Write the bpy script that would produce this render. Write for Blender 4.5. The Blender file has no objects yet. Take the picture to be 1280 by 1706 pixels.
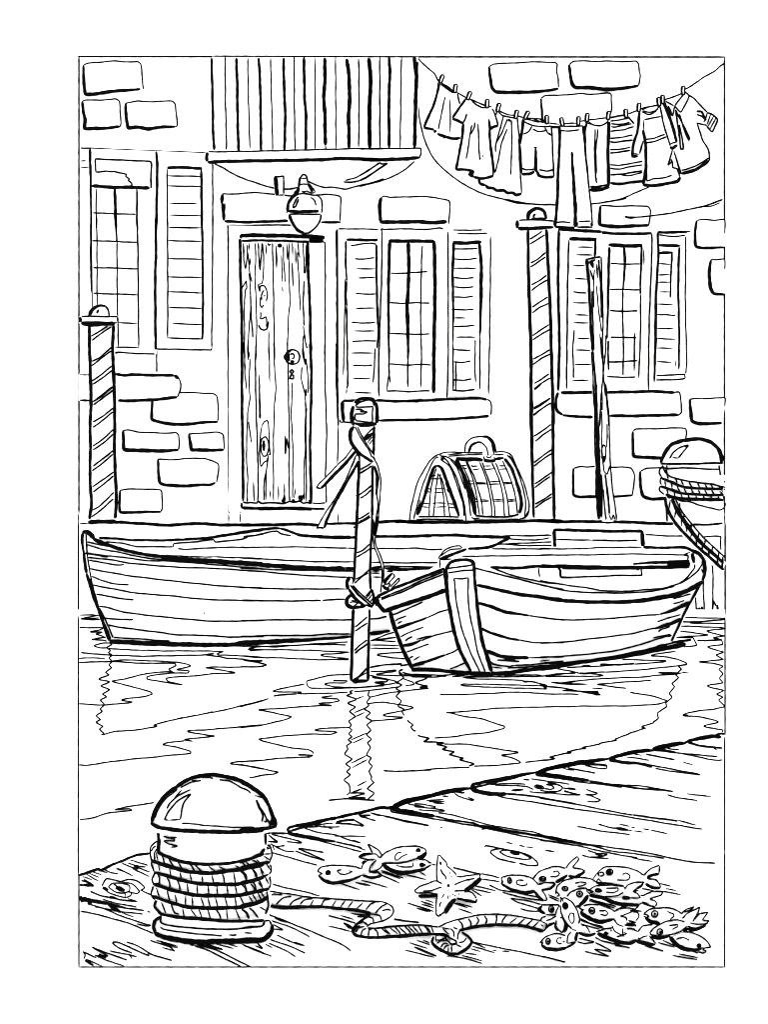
import bpy, math, random
from mathutils import Vector
from mathutils.bvhtree import BVHTree
from mathutils.geometry import delaunay_2d_cdt

random.seed(7)
scene = bpy.context.scene
col = scene.collection

# ------------------------------------------------------------------ camera and measures
F, CX, YH, H = 2600.0, 640.0, 222.0, 3.6      # focal length and horizon in drawing units, eye height in metres
WADD = .5                                       # ink spreads a little on every line
WATER = 0.0
WALL = 12.1                                     # distance of the house front
QUAY = 11.8                                     # distance of the quay edge
QTOP = H - (870 - YH) * QUAY / F                # height of the quay top
BOLL = 5.83                                     # distance of the near bollard
DOCK = H - (1548 - YH) * BOLL / F               # height of the dock


def P3(px, py, d):
    return Vector(((px - CX) * d / F, d, H - (py - YH) * d / F))


def plane(d):
    return lambda px, py: d


def level(z):
    return lambda px, py: (H - z) * F / max(py - YH, 1.0)


def wall_then_quay(d):
    def s(px, py):
        return d if H - (py - YH) * d / F > QTOP else level(QTOP)(px, py)
    return s


TILES = {'A': (120, 80, .234375), 'B': (340, 80, .234375), 'C': (600, 80, .234375), 'D': (680, 90, .21875),
         'E': (900, 90, .25), 'F': (120, 360, .25), 'G': (340, 280, .25), 'H': (540, 360, .25), 'I': (840, 330, .296875),
         'J': (120, 600, .25), 'K': (380, 570, .25), 'L': (640, 640, .25), 'M': (900, 640, .25), 'N': (120, 860, .25),
         'O': (400, 860, .25), 'P': (620, 860, .25), 'Q': (900, 860, .25), 'R': (120, 1060, .25), 'S': (400, 1100, .25),
         'T': (640, 1080, .25), 'U': (900, 1080, .25), 'V': (120, 1300, .25), 'W': (400, 1300, .25), 'X': (640, 1300, .25),
         'Y': (900, 1300, .25), '0': (0, 0, 1.0)}


def tp(tile, tok):
    x0, y0, s = TILES[tile]
    a, b = tok.split(',')
    return (x0 + float(a) * s, y0 + float(b) * s)


def pts(tile, text):
    """points of one outline; a token like @E switches to another measuring grid"""
    out = []
    for tok in text.split():
        if tok[0] == '@':
            tile = tok[1]
        else:
            out.append(tp(tile, tok))
    return out


def smooth(p, closed, step=2.2):
    n = len(p)
    if n < 3:
        out = []
        (x0, y0), (x1, y1) = p
        k = max(2, int(math.hypot(x1 - x0, y1 - y0) / 9) + 1)
        return [(x0 + (x1 - x0) * i / k, y0 + (y1 - y0) * i / k) for i in range(k + 1)]
    out = []
    segs = n if closed else n - 1
    for i in range(segs):
        if closed:
            a, b, c, d = p[(i - 1) % n], p[i], p[(i + 1) % n], p[(i + 2) % n]
        else:
            a, b, c, d = p[max(i - 1, 0)], p[i], p[i + 1], p[min(i + 2, n - 1)]
        L = math.hypot(c[0] - b[0], c[1] - b[1])
        if L < 1e-6:
            continue
        # centripetal-like tangents limited by the segment length keep zigzags from looping
        def tan(u, v, w):
            lu, lw = math.hypot(v[0] - u[0], v[1] - u[1]), math.hypot(w[0] - v[0], w[1] - v[1])
            t = (w[0] - u[0], w[1] - u[1])
            m = math.hypot(*t)
            if m < 1e-6:
                return (0, 0)
            k = min(L, lu if lu > 0 else L, lw if lw > 0 else L) * 0.9
            if lu > 0 and lw > 0:
                cosang = ((v[0]-u[0])*(w[0]-v[0]) + (v[1]-u[1])*(w[1]-v[1])) / (lu*lw)
                k *= max(0.25, 0.5 + 0.5 * cosang)
            return (t[0] / m * k, t[1] / m * k)
        t0, t1 = tan(a, b, c), tan(b, c, d)
        k = max(2, int(L / step)) if L < 60 else max(2, int(L / 6))
        for j in range(k):
            t = j / k
            h00, h10, h01, h11 = 2*t**3-3*t*t+1, t**3-2*t*t+t, -2*t**3+3*t*t, t**3-t*t
            out.append((h00*b[0]+h10*t0[0]+h01*c[0]+h11*t1[0], h00*b[1]+h10*t0[1]+h01*c[1]+h11*t1[1]))
    if not closed:
        out.append(p[-1])
    return out


# ------------------------------------------------------------------ materials
def material(name, lo, hi, rough, scale):
    m = bpy.data.materials.new(name)
    m.use_nodes = True
    nt = m.node_tree
    b = nt.nodes['Principled BSDF']
    b.inputs['Roughness'].default_value = rough
    b.inputs['Specular IOR Level'].default_value = 0.0
    tc = nt.nodes.new('ShaderNodeTexCoord')
    no = nt.nodes.new('ShaderNodeTexNoise')
    no.inputs['Scale'].default_value = scale
    rp = nt.nodes.new('ShaderNodeValToRGB')
    rp.color_ramp.elements[0].color = (*lo, 1)
    rp.color_ramp.elements[1].color = (*hi, 1)
    nt.links.new(tc.outputs['Object'], no.inputs['Vector'])
    nt.links.new(no.outputs['Fac'], rp.inputs['Fac'])
    nt.links.new(rp.outputs['Color'], b.inputs['Base Color'])
    return m


INK = material('black_ink', (.0012, .0012, .0012), (.0025, .0025, .0025), 1.0, 9)
WHITE = material('white_plaster', (.88, .88, .88), (.93, .93, .93), .9, 6)
WOOD = material('white_painted_wood', (.88, .88, .88), (.93, .93, .93), .9, 14)
CLOTH = material('white_cotton', (.88, .88, .88), (.93, .93, .93), 1.0, 30)
GLASS = material('pale_pane', (.88, .88, .88), (.93, .93, .93), .8, 3)
SEA = material('pale_still_water', (.88, .88, .88), (.93, .93, .93), .9, 2)
ROPE = material('white_hemp', (.88, .88, .88), (.93, .93, .93), 1.0, 40)
SKIN = material('pale_fish_skin', (.88, .88, .88), (.93, .93, .93), .8, 25)
STONE = material('pale_stone', (.88, .88, .88), (.93, .93, .93), 1.0, 8)
GROUND = material('pale_ground', (.88, .88, .88), (.93, .93, .93), 1.0, .5)


# ------------------------------------------------------------------ mesh building
class Part:
    def __init__(self, mat=WHITE, eps=.004, floor=None):
        self.v, self.f, self.m, self.mat, self.eps, self.bvh = [], [], [], mat, eps, None
        self.fine = 0.0                                 # finer pen for dense detail
        self.floor = floor                              # height of the ground the ink must stay above

    def face(self, idx, m=0):
        self.f.append(tuple(idx)); self.m.append(m)

    def add(self, vs, fs, m=0):
        o = len(self.v)
        self.v += [Vector(x) for x in vs]
        for f in fs:
            self.face([o + i for i in f], m)
        if m == 0:
            self.bvh = None

    # solids ------------------------------------------------------
    def prism(self, poly, d, th, m=0):
        """outline at distance d, th metres deep"""
        n = len(poly)
        fr = [P3(x, y, d) for x, y in poly]
        bk = [p + Vector((0, th, 0)) for p in fr]
        self.add(fr + bk, [list(range(n)), [n + i for i in reversed(range(n))]] +
                 [[i, n + i, n + (i + 1) % n, (i + 1) % n] for i in range(n)], m)

    def sloped(self, poly, dfn, th):
        n = len(poly)
        fr = [P3(x, y, dfn(x, y)) for x, y in poly]
        bk = [p + Vector((0, th, 0)) for p in fr]
        self.add(fr + bk, [list(range(n)), [n + i for i in reversed(range(n))]] +
                 [[i, n + i, n + (i + 1) % n, (i + 1) % n] for i in range(n)])

    def box_px(self, x0, y0, x1, y1, d, th):
        self.prism([(x0, y0), (x1, y0), (x1, y1), (x0, y1)], d, th)

    def slab(self, corners, z0, z1):
        n = len(corners)
        a = [Vector((c[0], c[1], z1)) for c in corners]
        b = [Vector((c[0], c[1], z0)) for c in corners]
        self.add(a + b, [list(range(n)), [n + i for i in reversed(range(n))]] +
                 [[i, n + i, n + (i + 1) % n, (i + 1) % n] for i in range(n)])

    def lathe(self, prof, d, k=1.0, n=32):
        """rings (centre, height, half width[, distance]) in drawing units; k flattens the section in depth"""
        rings, vs, fs = [], [], []
        for r in prof:
            cx, py, hw = r[:3]
            dd = r[3] if len(r) > 3 else d
            c = P3(cx, py, dd); R = hw * dd / F
            rings.append([c + Vector((R * math.cos(2*math.pi*i/n), R * k * math.sin(2*math.pi*i/n), 0)) for i in range(n)])
        for r in rings:
            vs += r
        for j in range(len(rings) - 1):
            for i in range(n):
                a, b = j*n + i, j*n + (i+1) % n
                fs.append([a, b, b + n, a + n])
        fs.append([i for i in reversed(range(n))]); fs.append([(len(rings)-1)*n + i for i in range(n)])
        self.add(vs, fs)

    def tube(self, path, r, n=10):
        vs, fs = [], []
        up = Vector((0.13, -.2, 1)).normalized()
        for i, p in enumerate(path):
            t = (path[min(i+1, len(path)-1)] - path[max(i-1, 0)]).normalized()
            s = t.cross(up)
            if s.length < 1e-4:
                s = t.cross(Vector((0, 1, 0)))
            s.normalize(); u = s.cross(t)
            vs += [p + (s * math.cos(2*math.pi*k/n) + u * math.sin(2*math.pi*k/n)) * r for k in range(n)]
        for j in range(len(path) - 1):
            for i in range(n):
                a, b = j*n + i, j*n + (i+1) % n
                fs.append([a, b, b + n, a + n])
        fs.append(list(range(n))); fs.append([(len(path)-1)*n + i for i in reversed(range(n))])
        self.add(vs, fs)

    def loft(self, rows, close=False):
        n = len(rows[0]); vs = [p for r in rows for p in r]; fs = []
        for j in range(len(rows) - 1):
            for i in range(n - 1):
                fs.append([j*n + i, j*n + i + 1, (j+1)*n + i + 1, (j+1)*n + i])
        self.add(vs, fs)

    def puff(self, poly, surf, front, back, R=12.0, grid=5.0):
        """a full, rounded body inside an outline: grows front/back metres where it is R units from its rim"""
        n = len(poly)
        xs = [p[0] for p in poly]; ys = [p[1] for p in poly]
        P = [Vector(p) for p in poly]
        edges = [(i, (i + 1) % n) for i in range(n)]

        def dist(q):
            best = 1e9
            for i, j in edges:
                a, b = P[i], P[j]; ab = b - a
                L = ab.length_squared
                t = 0 if L == 0 else max(0, min(1, (q - a).dot(ab) / L))
                best = min(best, (q - a - ab * t).length)
            return best
        inner = []
        x = min(xs) + grid / 2
        while x < max(xs):
            y = min(ys) + grid / 2
            while y < max(ys):
                q = Vector((x, y))
                if dist(q) > grid * .45:
                    inner.append(q)
                y += grid
            x += grid
        vs, _, fs, *_ = delaunay_2d_cdt(P + inner, edges, [list(range(n))], 1, 1e-4)
        fr, bk = [], []
        for q in vs:
            k = min(dist(q) / R, 1.0)
            h = math.sqrt(max(0, 1 - (1 - k) ** 2))
            t = surf(q.x, q.y)
            fr.append(P3(q.x, q.y, t - front * h)); bk.append(P3(q.x, q.y, t + back * h))
        o = len(fr)
        self.add(fr + bk, [list(f) for f in fs] + [[o + i for i in reversed(f)] for f in fs])

    # ink ---------------------------------------------------------
    def cast(self, fallback):
        org = Vector((0, 0, H))

        def s(px, py):
            if self.bvh is None:
                fs = [f for f, m in zip(self.f, self.m) if m == 0]
                self.bvh = BVHTree.FromPolygons([tuple(v) for v in self.v], fs)
            dr = P3(px, py, 1.0) - org
            hit = self.bvh.ray_cast(org, dr.normalized())
            return hit[0].y if hit[0] is not None else None
        s.fallback = fallback
        return s

    def line(self, p, surf, w, closed=False, straight=False):
        """a raised line of ink along points p; w = width or list of widths along it"""
        ws = [z + (WADD + .5 if z < 2.3 else WADD + .15 if z < 3 else WADD) - self.fine for z in (w if isinstance(w, (list, tuple)) else [w])]
        if straight:
            r_ = list(p) + ([p[0]] if closed else [])
            q = []
            for (xa, ya), (xb, yb) in zip(r_, r_[1:]):
                k = max(2, int(math.hypot(xb - xa, yb - ya) / 7))
                q += [(xa + (xb - xa) * i / k, ya + (yb - ya) * i / k) for i in range(k)]
            q.append(r_[-1])
        else:
            q = smooth(p, closed)
            if closed:
                q = q + [q[0]]
        n = len(q)
        if n < 2:
            return
        ph, ph2 = random.random() * 6.28, random.random() * 6.28
        acc = [0.0]
        for i in range(1, n):
            acc.append(acc[-1] + math.hypot(q[i][0]-q[i-1][0], q[i][1]-q[i-1][1]))
        tot = max(acc[-1], 1e-6)
        vs, fs, rim, seen = [], [], [], []
        fall = getattr(surf, 'fallback', None)
        for i in range(n):
            a, b = q[max(i-1, 0)], q[min(i+1, n-1)]
            if closed and i in (0, n-1):
                a, b = q[n-2], q[1]
            tx, ty = b[0]-a[0], b[1]-a[1]
            L = math.hypot(tx, ty) or 1.0
            nx, ny = -ty/L, tx/L
            u = acc[i] / tot * (len(ws) - 1)
            k = min(int(u), len(ws) - 2) if len(ws) > 1 else 0
            wd = ws[0] if len(ws) == 1 else ws[k] + (ws[k+1] - ws[k]) * (u - k)
            wd *= 1 + .07 * math.sin(acc[i] * .21 + ph) + .05 * math.sin(acc[i] * .53 + ph2)
            if not closed:
                e = min(acc[i], tot - acc[i])
                wd *= min(1.0, .55 + .45 * e / max(wd * .6, .01))
            wob = (.08 if straight else 1) * .22 * math.sin(acc[i] * .13 + ph2) + .10 * math.sin(acc[i] * .37 + ph)
            x, y = q[i][0] + nx * wob, q[i][1] + ny * wob
            side = [(x + nx * wd * g, y + ny * wd * g) for g in (-.5, .5)]
            rim.append(side)
            if fall:                                       # a round body: the whole width sits on its nearest point
                h = [t for t in (surf(*side[0]), surf(x, y), surf(*side[1])) if t is not None]
                seen.append(min(h) if h else None)
        if fall:
            ok = [i for i in range(n) if seen[i] is not None]
            if ok:
                seen = [seen[i] if seen[i] is not None else seen[min(ok, key=lambda j: abs(j - i))] for i in range(n)]
            else:
                seen = [fall(*q[i]) for i in range(n)]
            low = []
            for i in range(n):
                w_ = [seen[j] for j in range(max(0, i-2), min(n, i+3))]
                low.append(min(t for t in w_ if abs(t - seen[i]) < .3))
            seen = low
        for i in range(n):
            for X, Y in rim[i]:
                t = seen[i] if fall else surf(X, Y)
                if self.floor is not None:
                    t = min(t, level(self.floor)(X, Y) - .004)
                vs.append(P3(X, Y, t - self.eps)); vs.append(P3(X, Y, t + .002))
        for i in range(n - 1):
            a = 4 * i
            fs += [[a, a+4, a+6, a+2], [a+1, a+3, a+7, a+5], [a, a+1, a+5, a+4], [a+2, a+6, a+7, a+3]]
        fs += [[0, 2, 3, 1], [4*n-4, 4*n-3, 4*n-1, 4*n-2]]
        self.add(vs, fs, 1)

    def dot(self, x, y, rx, ry, surf):
        n = 12
        if getattr(surf, 'fallback', None):
            t0 = surf(x, y)
            t0 = surf.fallback(x, y) if t0 is None else t0
            surf = plane(t0 - .004)
        rim = [(x + rx*math.cos(6.2832*i/n), y + ry*math.sin(6.2832*i/n)) for i in range(n)]
        vs = []
        for a, b in rim:
            t = surf(a, b); vs.append(P3(a, b, t - self.eps * 1.1))
        for a, b in rim:
            t = surf(a, b); vs.append(P3(a, b, t + .002))
        self.add(vs, [list(range(n)), [n+i for i in reversed(range(n))]] + [[i, n+i, n+(i+1) % n, (i+1) % n] for i in range(n)], 1)

    def ink(self, surf, text, dw=1.7):
        tile = '0'
        for chunk in text.replace('\n', ';').split(';'):
            tk = chunk.split()
            if not tk:
                continue
            while tk and tk[0][0] == '@':
                tile = tk.pop(0)[1]
            if not tk:
                continue
            w, closed, straight = [dw], False, False
            if tk[0] == 'o':                                   # solid spot: o radius x,y
                r = float(tk[1]); x, y = tp(tile, tk[2]); self.dot(x, y, r, r * .92, surf); continue
            if tk[0] == 'e':                                   # drawn ring: e width rx ry x,y
                s = TILES[tile][2]; x, y = tp(tile, tk[4]); rx, ry = float(tk[2])*s, float(tk[3])*s
                self.line([(x + rx*math.cos(.628*i), y + ry*math.sin(.628*i)) for i in range(10)], surf, float(tk[1]), True); continue
            if ',' not in tk[0]:
                t = tk.pop(0)
                if 'c' in t: closed = True
                if 's' in t: straight = True
                t = t.replace('c', '').replace('s', '')
                if t:
                    w = [float(z) for z in t.split('-')]
            p = []
            for k in tk:
                if k[0] == '@':
                    tile = k[1]
                else:
                    p.append(tp(tile, k))
            if len(p) == 1:
                self.dot(p[0][0], p[0][1], w[0] / 2, w[0] / 2, surf)
            elif len(p) > 1:
                self.line(p, surf, w, closed, straight)

    # finish ------------------------------------------------------
    def build(self, name, parent=None, **tags):
        me = bpy.data.meshes.new(name)
        o = bpy.data.objects.new(name, me)
        base = Vector((0, 0, 0))
        if parent is None and self.v:
            lo = [min(v[i] for v in self.v) for i in range(3)]; hi = [max(v[i] for v in self.v) for i in range(3)]
            base = Vector(((lo[0]+hi[0])/2, (lo[1]+hi[1])/2, lo[2]))
        elif parent is not None:
            base = Vector(parent['origin'])
        me.from_pydata([tuple(v - base) for v in self.v], [], self.f)
        me.materials.append(self.mat); me.materials.append(INK)
        me.polygons.foreach_set('material_index', self.m)
        me.update()
        col.objects.link(o)
        if parent is None:
            o.location = base
        else:
            o.parent = parent
        o['origin'] = tuple(base)
        for k, v in tags.items():
            o[k] = v
        return o


def thing(name, at, label, category, group=None):
    o = bpy.data.objects.new(name, None)
    o.empty_display_size = .1
    o.location = at
    o['origin'] = tuple(at); o['label'] = label; o['category'] = category
    if group:
        o['group'] = group
    col.objects.link(o)
    return o

# ================================================================== SETTING
def corner(px, py, z):
    d = level(z)(px, py)
    return P3(px, py, d)


g = Part(GROUND)
g.slab([(-600, -200), (600, -200), (600, 900), (-600, 900)], -.9, -.6)
g.build('ground', kind='structure')

XL, XR, YT, YB = 130, 1209, 93, 1612        # the place is cut off here on all four sides

water = Part(SEA, eps=.006)
water.fine = .2
wl, wr = P3(XL, 1025, QUAY + .1), P3(XR, 1025, QUAY + .1)
k = 5.0 / (QUAY + .1)
water.slab([(wl.x * k, 5.0), (wr.x * k, 5.0), (wr.x, QUAY + .1), (wl.x, QUAY + .1)], -.5, 0.0)
WS = level(0.0)  # ripples, plus wavering reflections of posts and boats drawn in ink
water.ink(WS, '''@0 2.3s 130,1027 130,1240 130,1460; 2.3s 1209,1027 1209,1226
@N 48,658 160,658; 55,680 110,690 185,688; 55,683 150,665 178,660; 2.5 60,686 178,678
48,742 190,742 205,745 180,758 120,770 200,772 155,785 190,795 215,806; 2.6 128,822 180,812 225,806; 130,822 200,825 232,832
@R 262,45 200,45 145,62 180,75 240,77
1.9 245,40 265,55 230,75 255,95 238,110 265,125 245,145 268,168 245,190 262,210 220,240 245,258 178,285 248,303 190,330 250,355 200,385 228,402 188,425 215,455 185,485 200,500 158,530 188,555 158,572 205,600 180,618 215,652 192,655
240,80 320,87 450,92 620,97 850,97 1008,102 965,117 975,125 1100,128 1280,140
1.9 58,107 150,118 260,125 450,132 600,130 850,125 945,115 890,122 980,135 1030,147 1140,152 1280,185; 3 1143,158 1210,162 1270,163
1.5 45,147 140,143 220,147; 1.9 45,175 250,168 480,180 620,178 685,182 690,195 650,215 645,222 680,243
265,165 320,157 500,162 700,172 760,185 790,197 740,212 695,220; 695,222 780,230 770,243 680,245 560,255 500,270 500,285 640,310 735,322
683,240 620,235 460,255 350,285 265,300 380,330 520,370 535,385 480,402 380,412 330,425 400,438 350,445 215,457 90,452 45,450
1280,200 1100,205 930,205 890,210 1000,225 1085,243 930,250 800,265 680,270 625,280 640,300 735,323
215,652 280,635 440,622 540,605 567,598 540,592 560,585 720,545 740,540 720,548 920,507 937,502 925,510 1080,475 1280,425 @S 0,310 100,280 190,255
@R 1280,588 1100,605 900,622 770,632 880,655 950,665 850,675 750,688 805,700; 750,695 640,708 605,722 700,740 790,765 790,780 680,790 540,805 380,820 240,838 90,860 45,857
50,1222 140,1208 250,1175 400,1160 380,1148 285,1155 400,1130 545,1108
1280,825 1150,832 1055,847 1160,862 1280,885; 1280,925 1200,940 1180,940
@N 1280,865 1180,880 1190,895 1280,890; 1000,862 1280,868 @O 250,870 500,850 720,838
@O 50,890 120,870 300,862 500,855 708,857; 60,888 300,890 500,895 725,906; 730,906 640,915 540,925 640,943; 3 640,943 728,951
0,930 100,940 300,945 500,955 725,955; 3 20,958 80,964 150,965; 0,1003 100,1003 178,992 150,980 20,960
870,830 1000,810 1040,808; 2.5 900,822 1020,812; 870,857 1060,862; 870,880 1060,880; 1040,835 880,825; 870,830 980,788 1040,770
1090,905 920,918 915,928 1000,940 1100,950; 870,1003 950,992 1080,985; 3 1140,985 1070,995
@S 735,93 620,98 530,115 445,138 450,170 480,185 620,187 800,180 960,165 1060,145; 865,50 960,30 1080,22; 870,75 960,72 1040,68 960,85 910,95 960,100 1280,105; 1085,92 1280,95
865,100 950,118 1040,140; 2.2 880,112 985,130 975,142 900,147 960,158 965,168; 2.2 620,133 710,137 705,148; 705,150 600,150 565,160 640,178 800,182; 1085,120 1150,145 1160,160 1100,170; 1010,130 1060,150; 2.5 640,180 800,180 960,168
430,157 330,178 220,205 330,210 410,213 380,222; 2.2 380,222 300,228 220,238; 385,222 560,220 720,213; 760,210 960,190 1060,175
620,235 545,248 650,258 660,270 600,283 525,288 600,300 612,303 500,303 300,318 125,330 220,348 340,375 300,395 150,430 0,450
730,448 620,450 500,465 620,472 648,480 600,492 450,492 280,505 125,525 200,550 330,580 450,595 485,610 485,625; 2.5 385,630 485,632 470,643; 470,645 300,650 120,668 0,677
0,692 150,722 255,745 220,757 150,765 85,780 60,778
2 755,200 730,210 750,220 710,235 775,260 718,285 770,310 730,340 768,375 725,405 742,430 728,450 745,465 725,490 745,510 722,530 745,545 710,570 718,590 697,625 748,658 705,690 735,715 710,742 735,762 695,798 728,830 730,880 710,897
2 862,205 855,235 868,245 845,280 858,300 830,325 870,350 840,380 878,403 845,430 872,465 845,495 875,525 850,550 868,580 845,630 875,650 858,680 880,705 860,740 878,775 875,795 893,815 848,855 893,885 850,930
770,258 825,240; 760,350 850,310; 750,382 830,348; 740,530 845,485; 752,550 828,515; 740,685 850,630; 750,715 850,660; 778,838 845,803; 3 735,885 815,855; 720,915 830,890 830,882 735,885; 2 590,932 700,922 900,932; 3.5 720,917 840,917
868,245 950,225 1080,205 1260,187; 2.2 1260,187 1200,180 1250,172 1170,150 1250,118; 3 1195,180 1255,185; 855,287 960,280 1080,298 1155,315 1090,335 955,365 1085,380 1000,395 870,403
2 1060,70 1085,60 1060,75 1085,95 1060,85 1090,115 1040,150 1060,155 1080,165 1040,190 1070,205 1040,240 1075,270 1055,305 1095,325 1080,340 1095,370; 2 1112,395 1125,410 1155,430 1140,445 1160,468 1175,468; 2 1185,495 1200,505 1260,520 1225,540 1280,545
955,733 1060,740 1160,735 1280,730
@T 2 230,577 235,585 300,598 265,622 340,625 400,632; 4.5 350,634 402,630; 2.2 350,640 420,657 388,672 470,690 435,708 532,732 505,742 600,770 565,785
400,637 560,640 740,668 895,693 785,712 850,728 912,760 860,770 700,782 600,785
940,758 1080,745 1140,735 1105,725 1220,698 1250,695 1220,690 1280,678
@U 1.9 0,748 60,742 100,735 65,725 180,698 210,697 180,690 275,670 308,668 280,660 395,640 405,632 490,615 512,612 500,606 590,572 600,565 690,535 707,533 680,522 755,497 760,488 790,465 785,432 845,390 840,365 855,350 880,325 865,300 900,255 882,235 925,195 905,175 945,140 925,118 980,108
@T 335,597 450,590 550,575 680,562 800,535 805,520 740,500 650,468 540,455 450,430 415,427 550,420 750,400 1000,392 1280,387 @U 270,385 600,383 780,372 850,355; 600,292 750,318 850,348
@T 372,308 500,308 700,300 900,292 1080,303 1280,305 @U 260,308
@T 0,815 100,820 260,812 360,800 570,793
@T 185,150 400,155 560,167; 120,160 200,175 400,178 500,172; 180,190 300,192 420,185; 4 455,190 560,172; 525,195 640,180 700,178; 530,195 650,205 800,207 930,215; 2.4 925,218 1000,225 1080,245; 540,190 750,190 1000,188 1050,182 1000,176 800,180
510,243 540,238 700,240 1000,248 1090,250; 512,246 560,252 700,258 900,265 1090,270; 7 1062,248 1088,262; 4 925,220 960,222; 1280,162 1200,170 1080,180 1085,188 1280,185; 1115,225 1280,238; 1170,232 1280,222; 1090,255 1190,262 1280,285; 3 1190,282 1280,283
@U 0,185 30,183 100,172 240,165; 30,185 200,187 400,185 425,180 380,172 250,165; 110,135 200,150 260,165; 3.5 255,166 330,168; 180,128 400,118 600,103; 280,115 340,112; 3 400,107 520,108 630,103; 550,75 700,78 845,83 820,92 630,105; 740,50 830,55 920,75 975,95 980,108 900,118 700,140 500,155 300,163; 740,45 910,18
75,228 200,240; 2.8 140,236 315,240; 135,232 260,215 450,200 700,190 800,178 920,172; 4 790,162 940,168; 930,165 995,157; 380,240 520,228 745,213; 380,240 480,255 570,265 575,270; 345,265 420,270; 2.4 150,282 250,285 390,290 350,298; 0,250 150,265 400,312; 5 345,298 405,310; 6 0,240 50,252
@Q 960,675 1240,680; 2.2 950,705 1100,700 1240,686; 940,732 1100,737 1230,748 1115,765 1240,800; 935,765 1120,790 1000,800 910,808; 1240,715 1000,712; 1155,808 1230,800; 2.6 1050,828 1215,825 1155,810; 910,808 1020,808 1030,825 1045,860 960,872
1215,825 1220,855 1120,870 1225,905 1175,925 1225,955 1065,970 1160,980 1222,1000 1195,1020 1222,1050 1200,1080 1222,1110 1118,1130 1225,1160 1180,1185 1222,1205 1195,1225 1238,1270; @U 1238,388 1150,408 1080,412 955,445 1080,458 1190,490 1095,518 1220,545 1215,560; 3 955,446 990,444
''')
water.build('water', kind='structure')

quay = Part(STONE)
ql, qr = P3(XL, 870, QUAY), P3(XR, 870, QUAY)
quay.slab([(ql.x, QUAY), (qr.x, QUAY), (qr.x, QUAY + .9), (ql.x, QUAY + .9)], -.5, QTOP)
QF = plane(QUAY)
quay.ink(QF, '''@J 1.7 50,1090 105,1088; 7-6-5 105,1080 200,1078 320,1080; 5 300,1079 450,1088 650,1100 820,1088 1000,1098 1280,1098
@O 5 -10,57 150,58 300,55 420,52 520,60; 3.5 510,57 575,50; 3.5-4-5 570,50 745,47 920,41; 5 915,40 1000,33 1080,33 1130,40 1280,42; @P 5 150,36 250,35 400,40 630,40 800,38 1000,33 1200,28 1280,35
@Q 5 -10,32 120,37 300,35 450,38 520,37 650,42 820,50 890,50; 3.2 1020,55 1130,56 1220,48
1.6 705,122 820,130 960,133; 1.6 1090,138 1150,134 1210,135; 1210,135 1205,180 1208,225
1150,265 1155,400 1155,540 1148,650; 1088,360 1092,500 1098,630; 1040,540 1042,600 1045,650; 2 1045,605 1050,635 1062,610 1070,635 1082,603 1092,635; 2 1148,650 1160,565 1175,600; 4 1183,590 1190,630
4.2 975,655 1100,658 1205,664; 1.7 1200,658 1240,660; 2.3s 1237,40 1237,660
@0 2.3s 130,870 130,1027
''')
QT = level(QTOP)
quay.ink(QT, '@0 2.3s 130.5,856 130.5,870; 2.3s 1208.5,856 1208.5,872; 1.8 380.5,856 381,870; 1.8 400.5,856 400.5,870; 1.6 563,856 563.5,870')
quay.build('quay', kind='structure')

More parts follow.
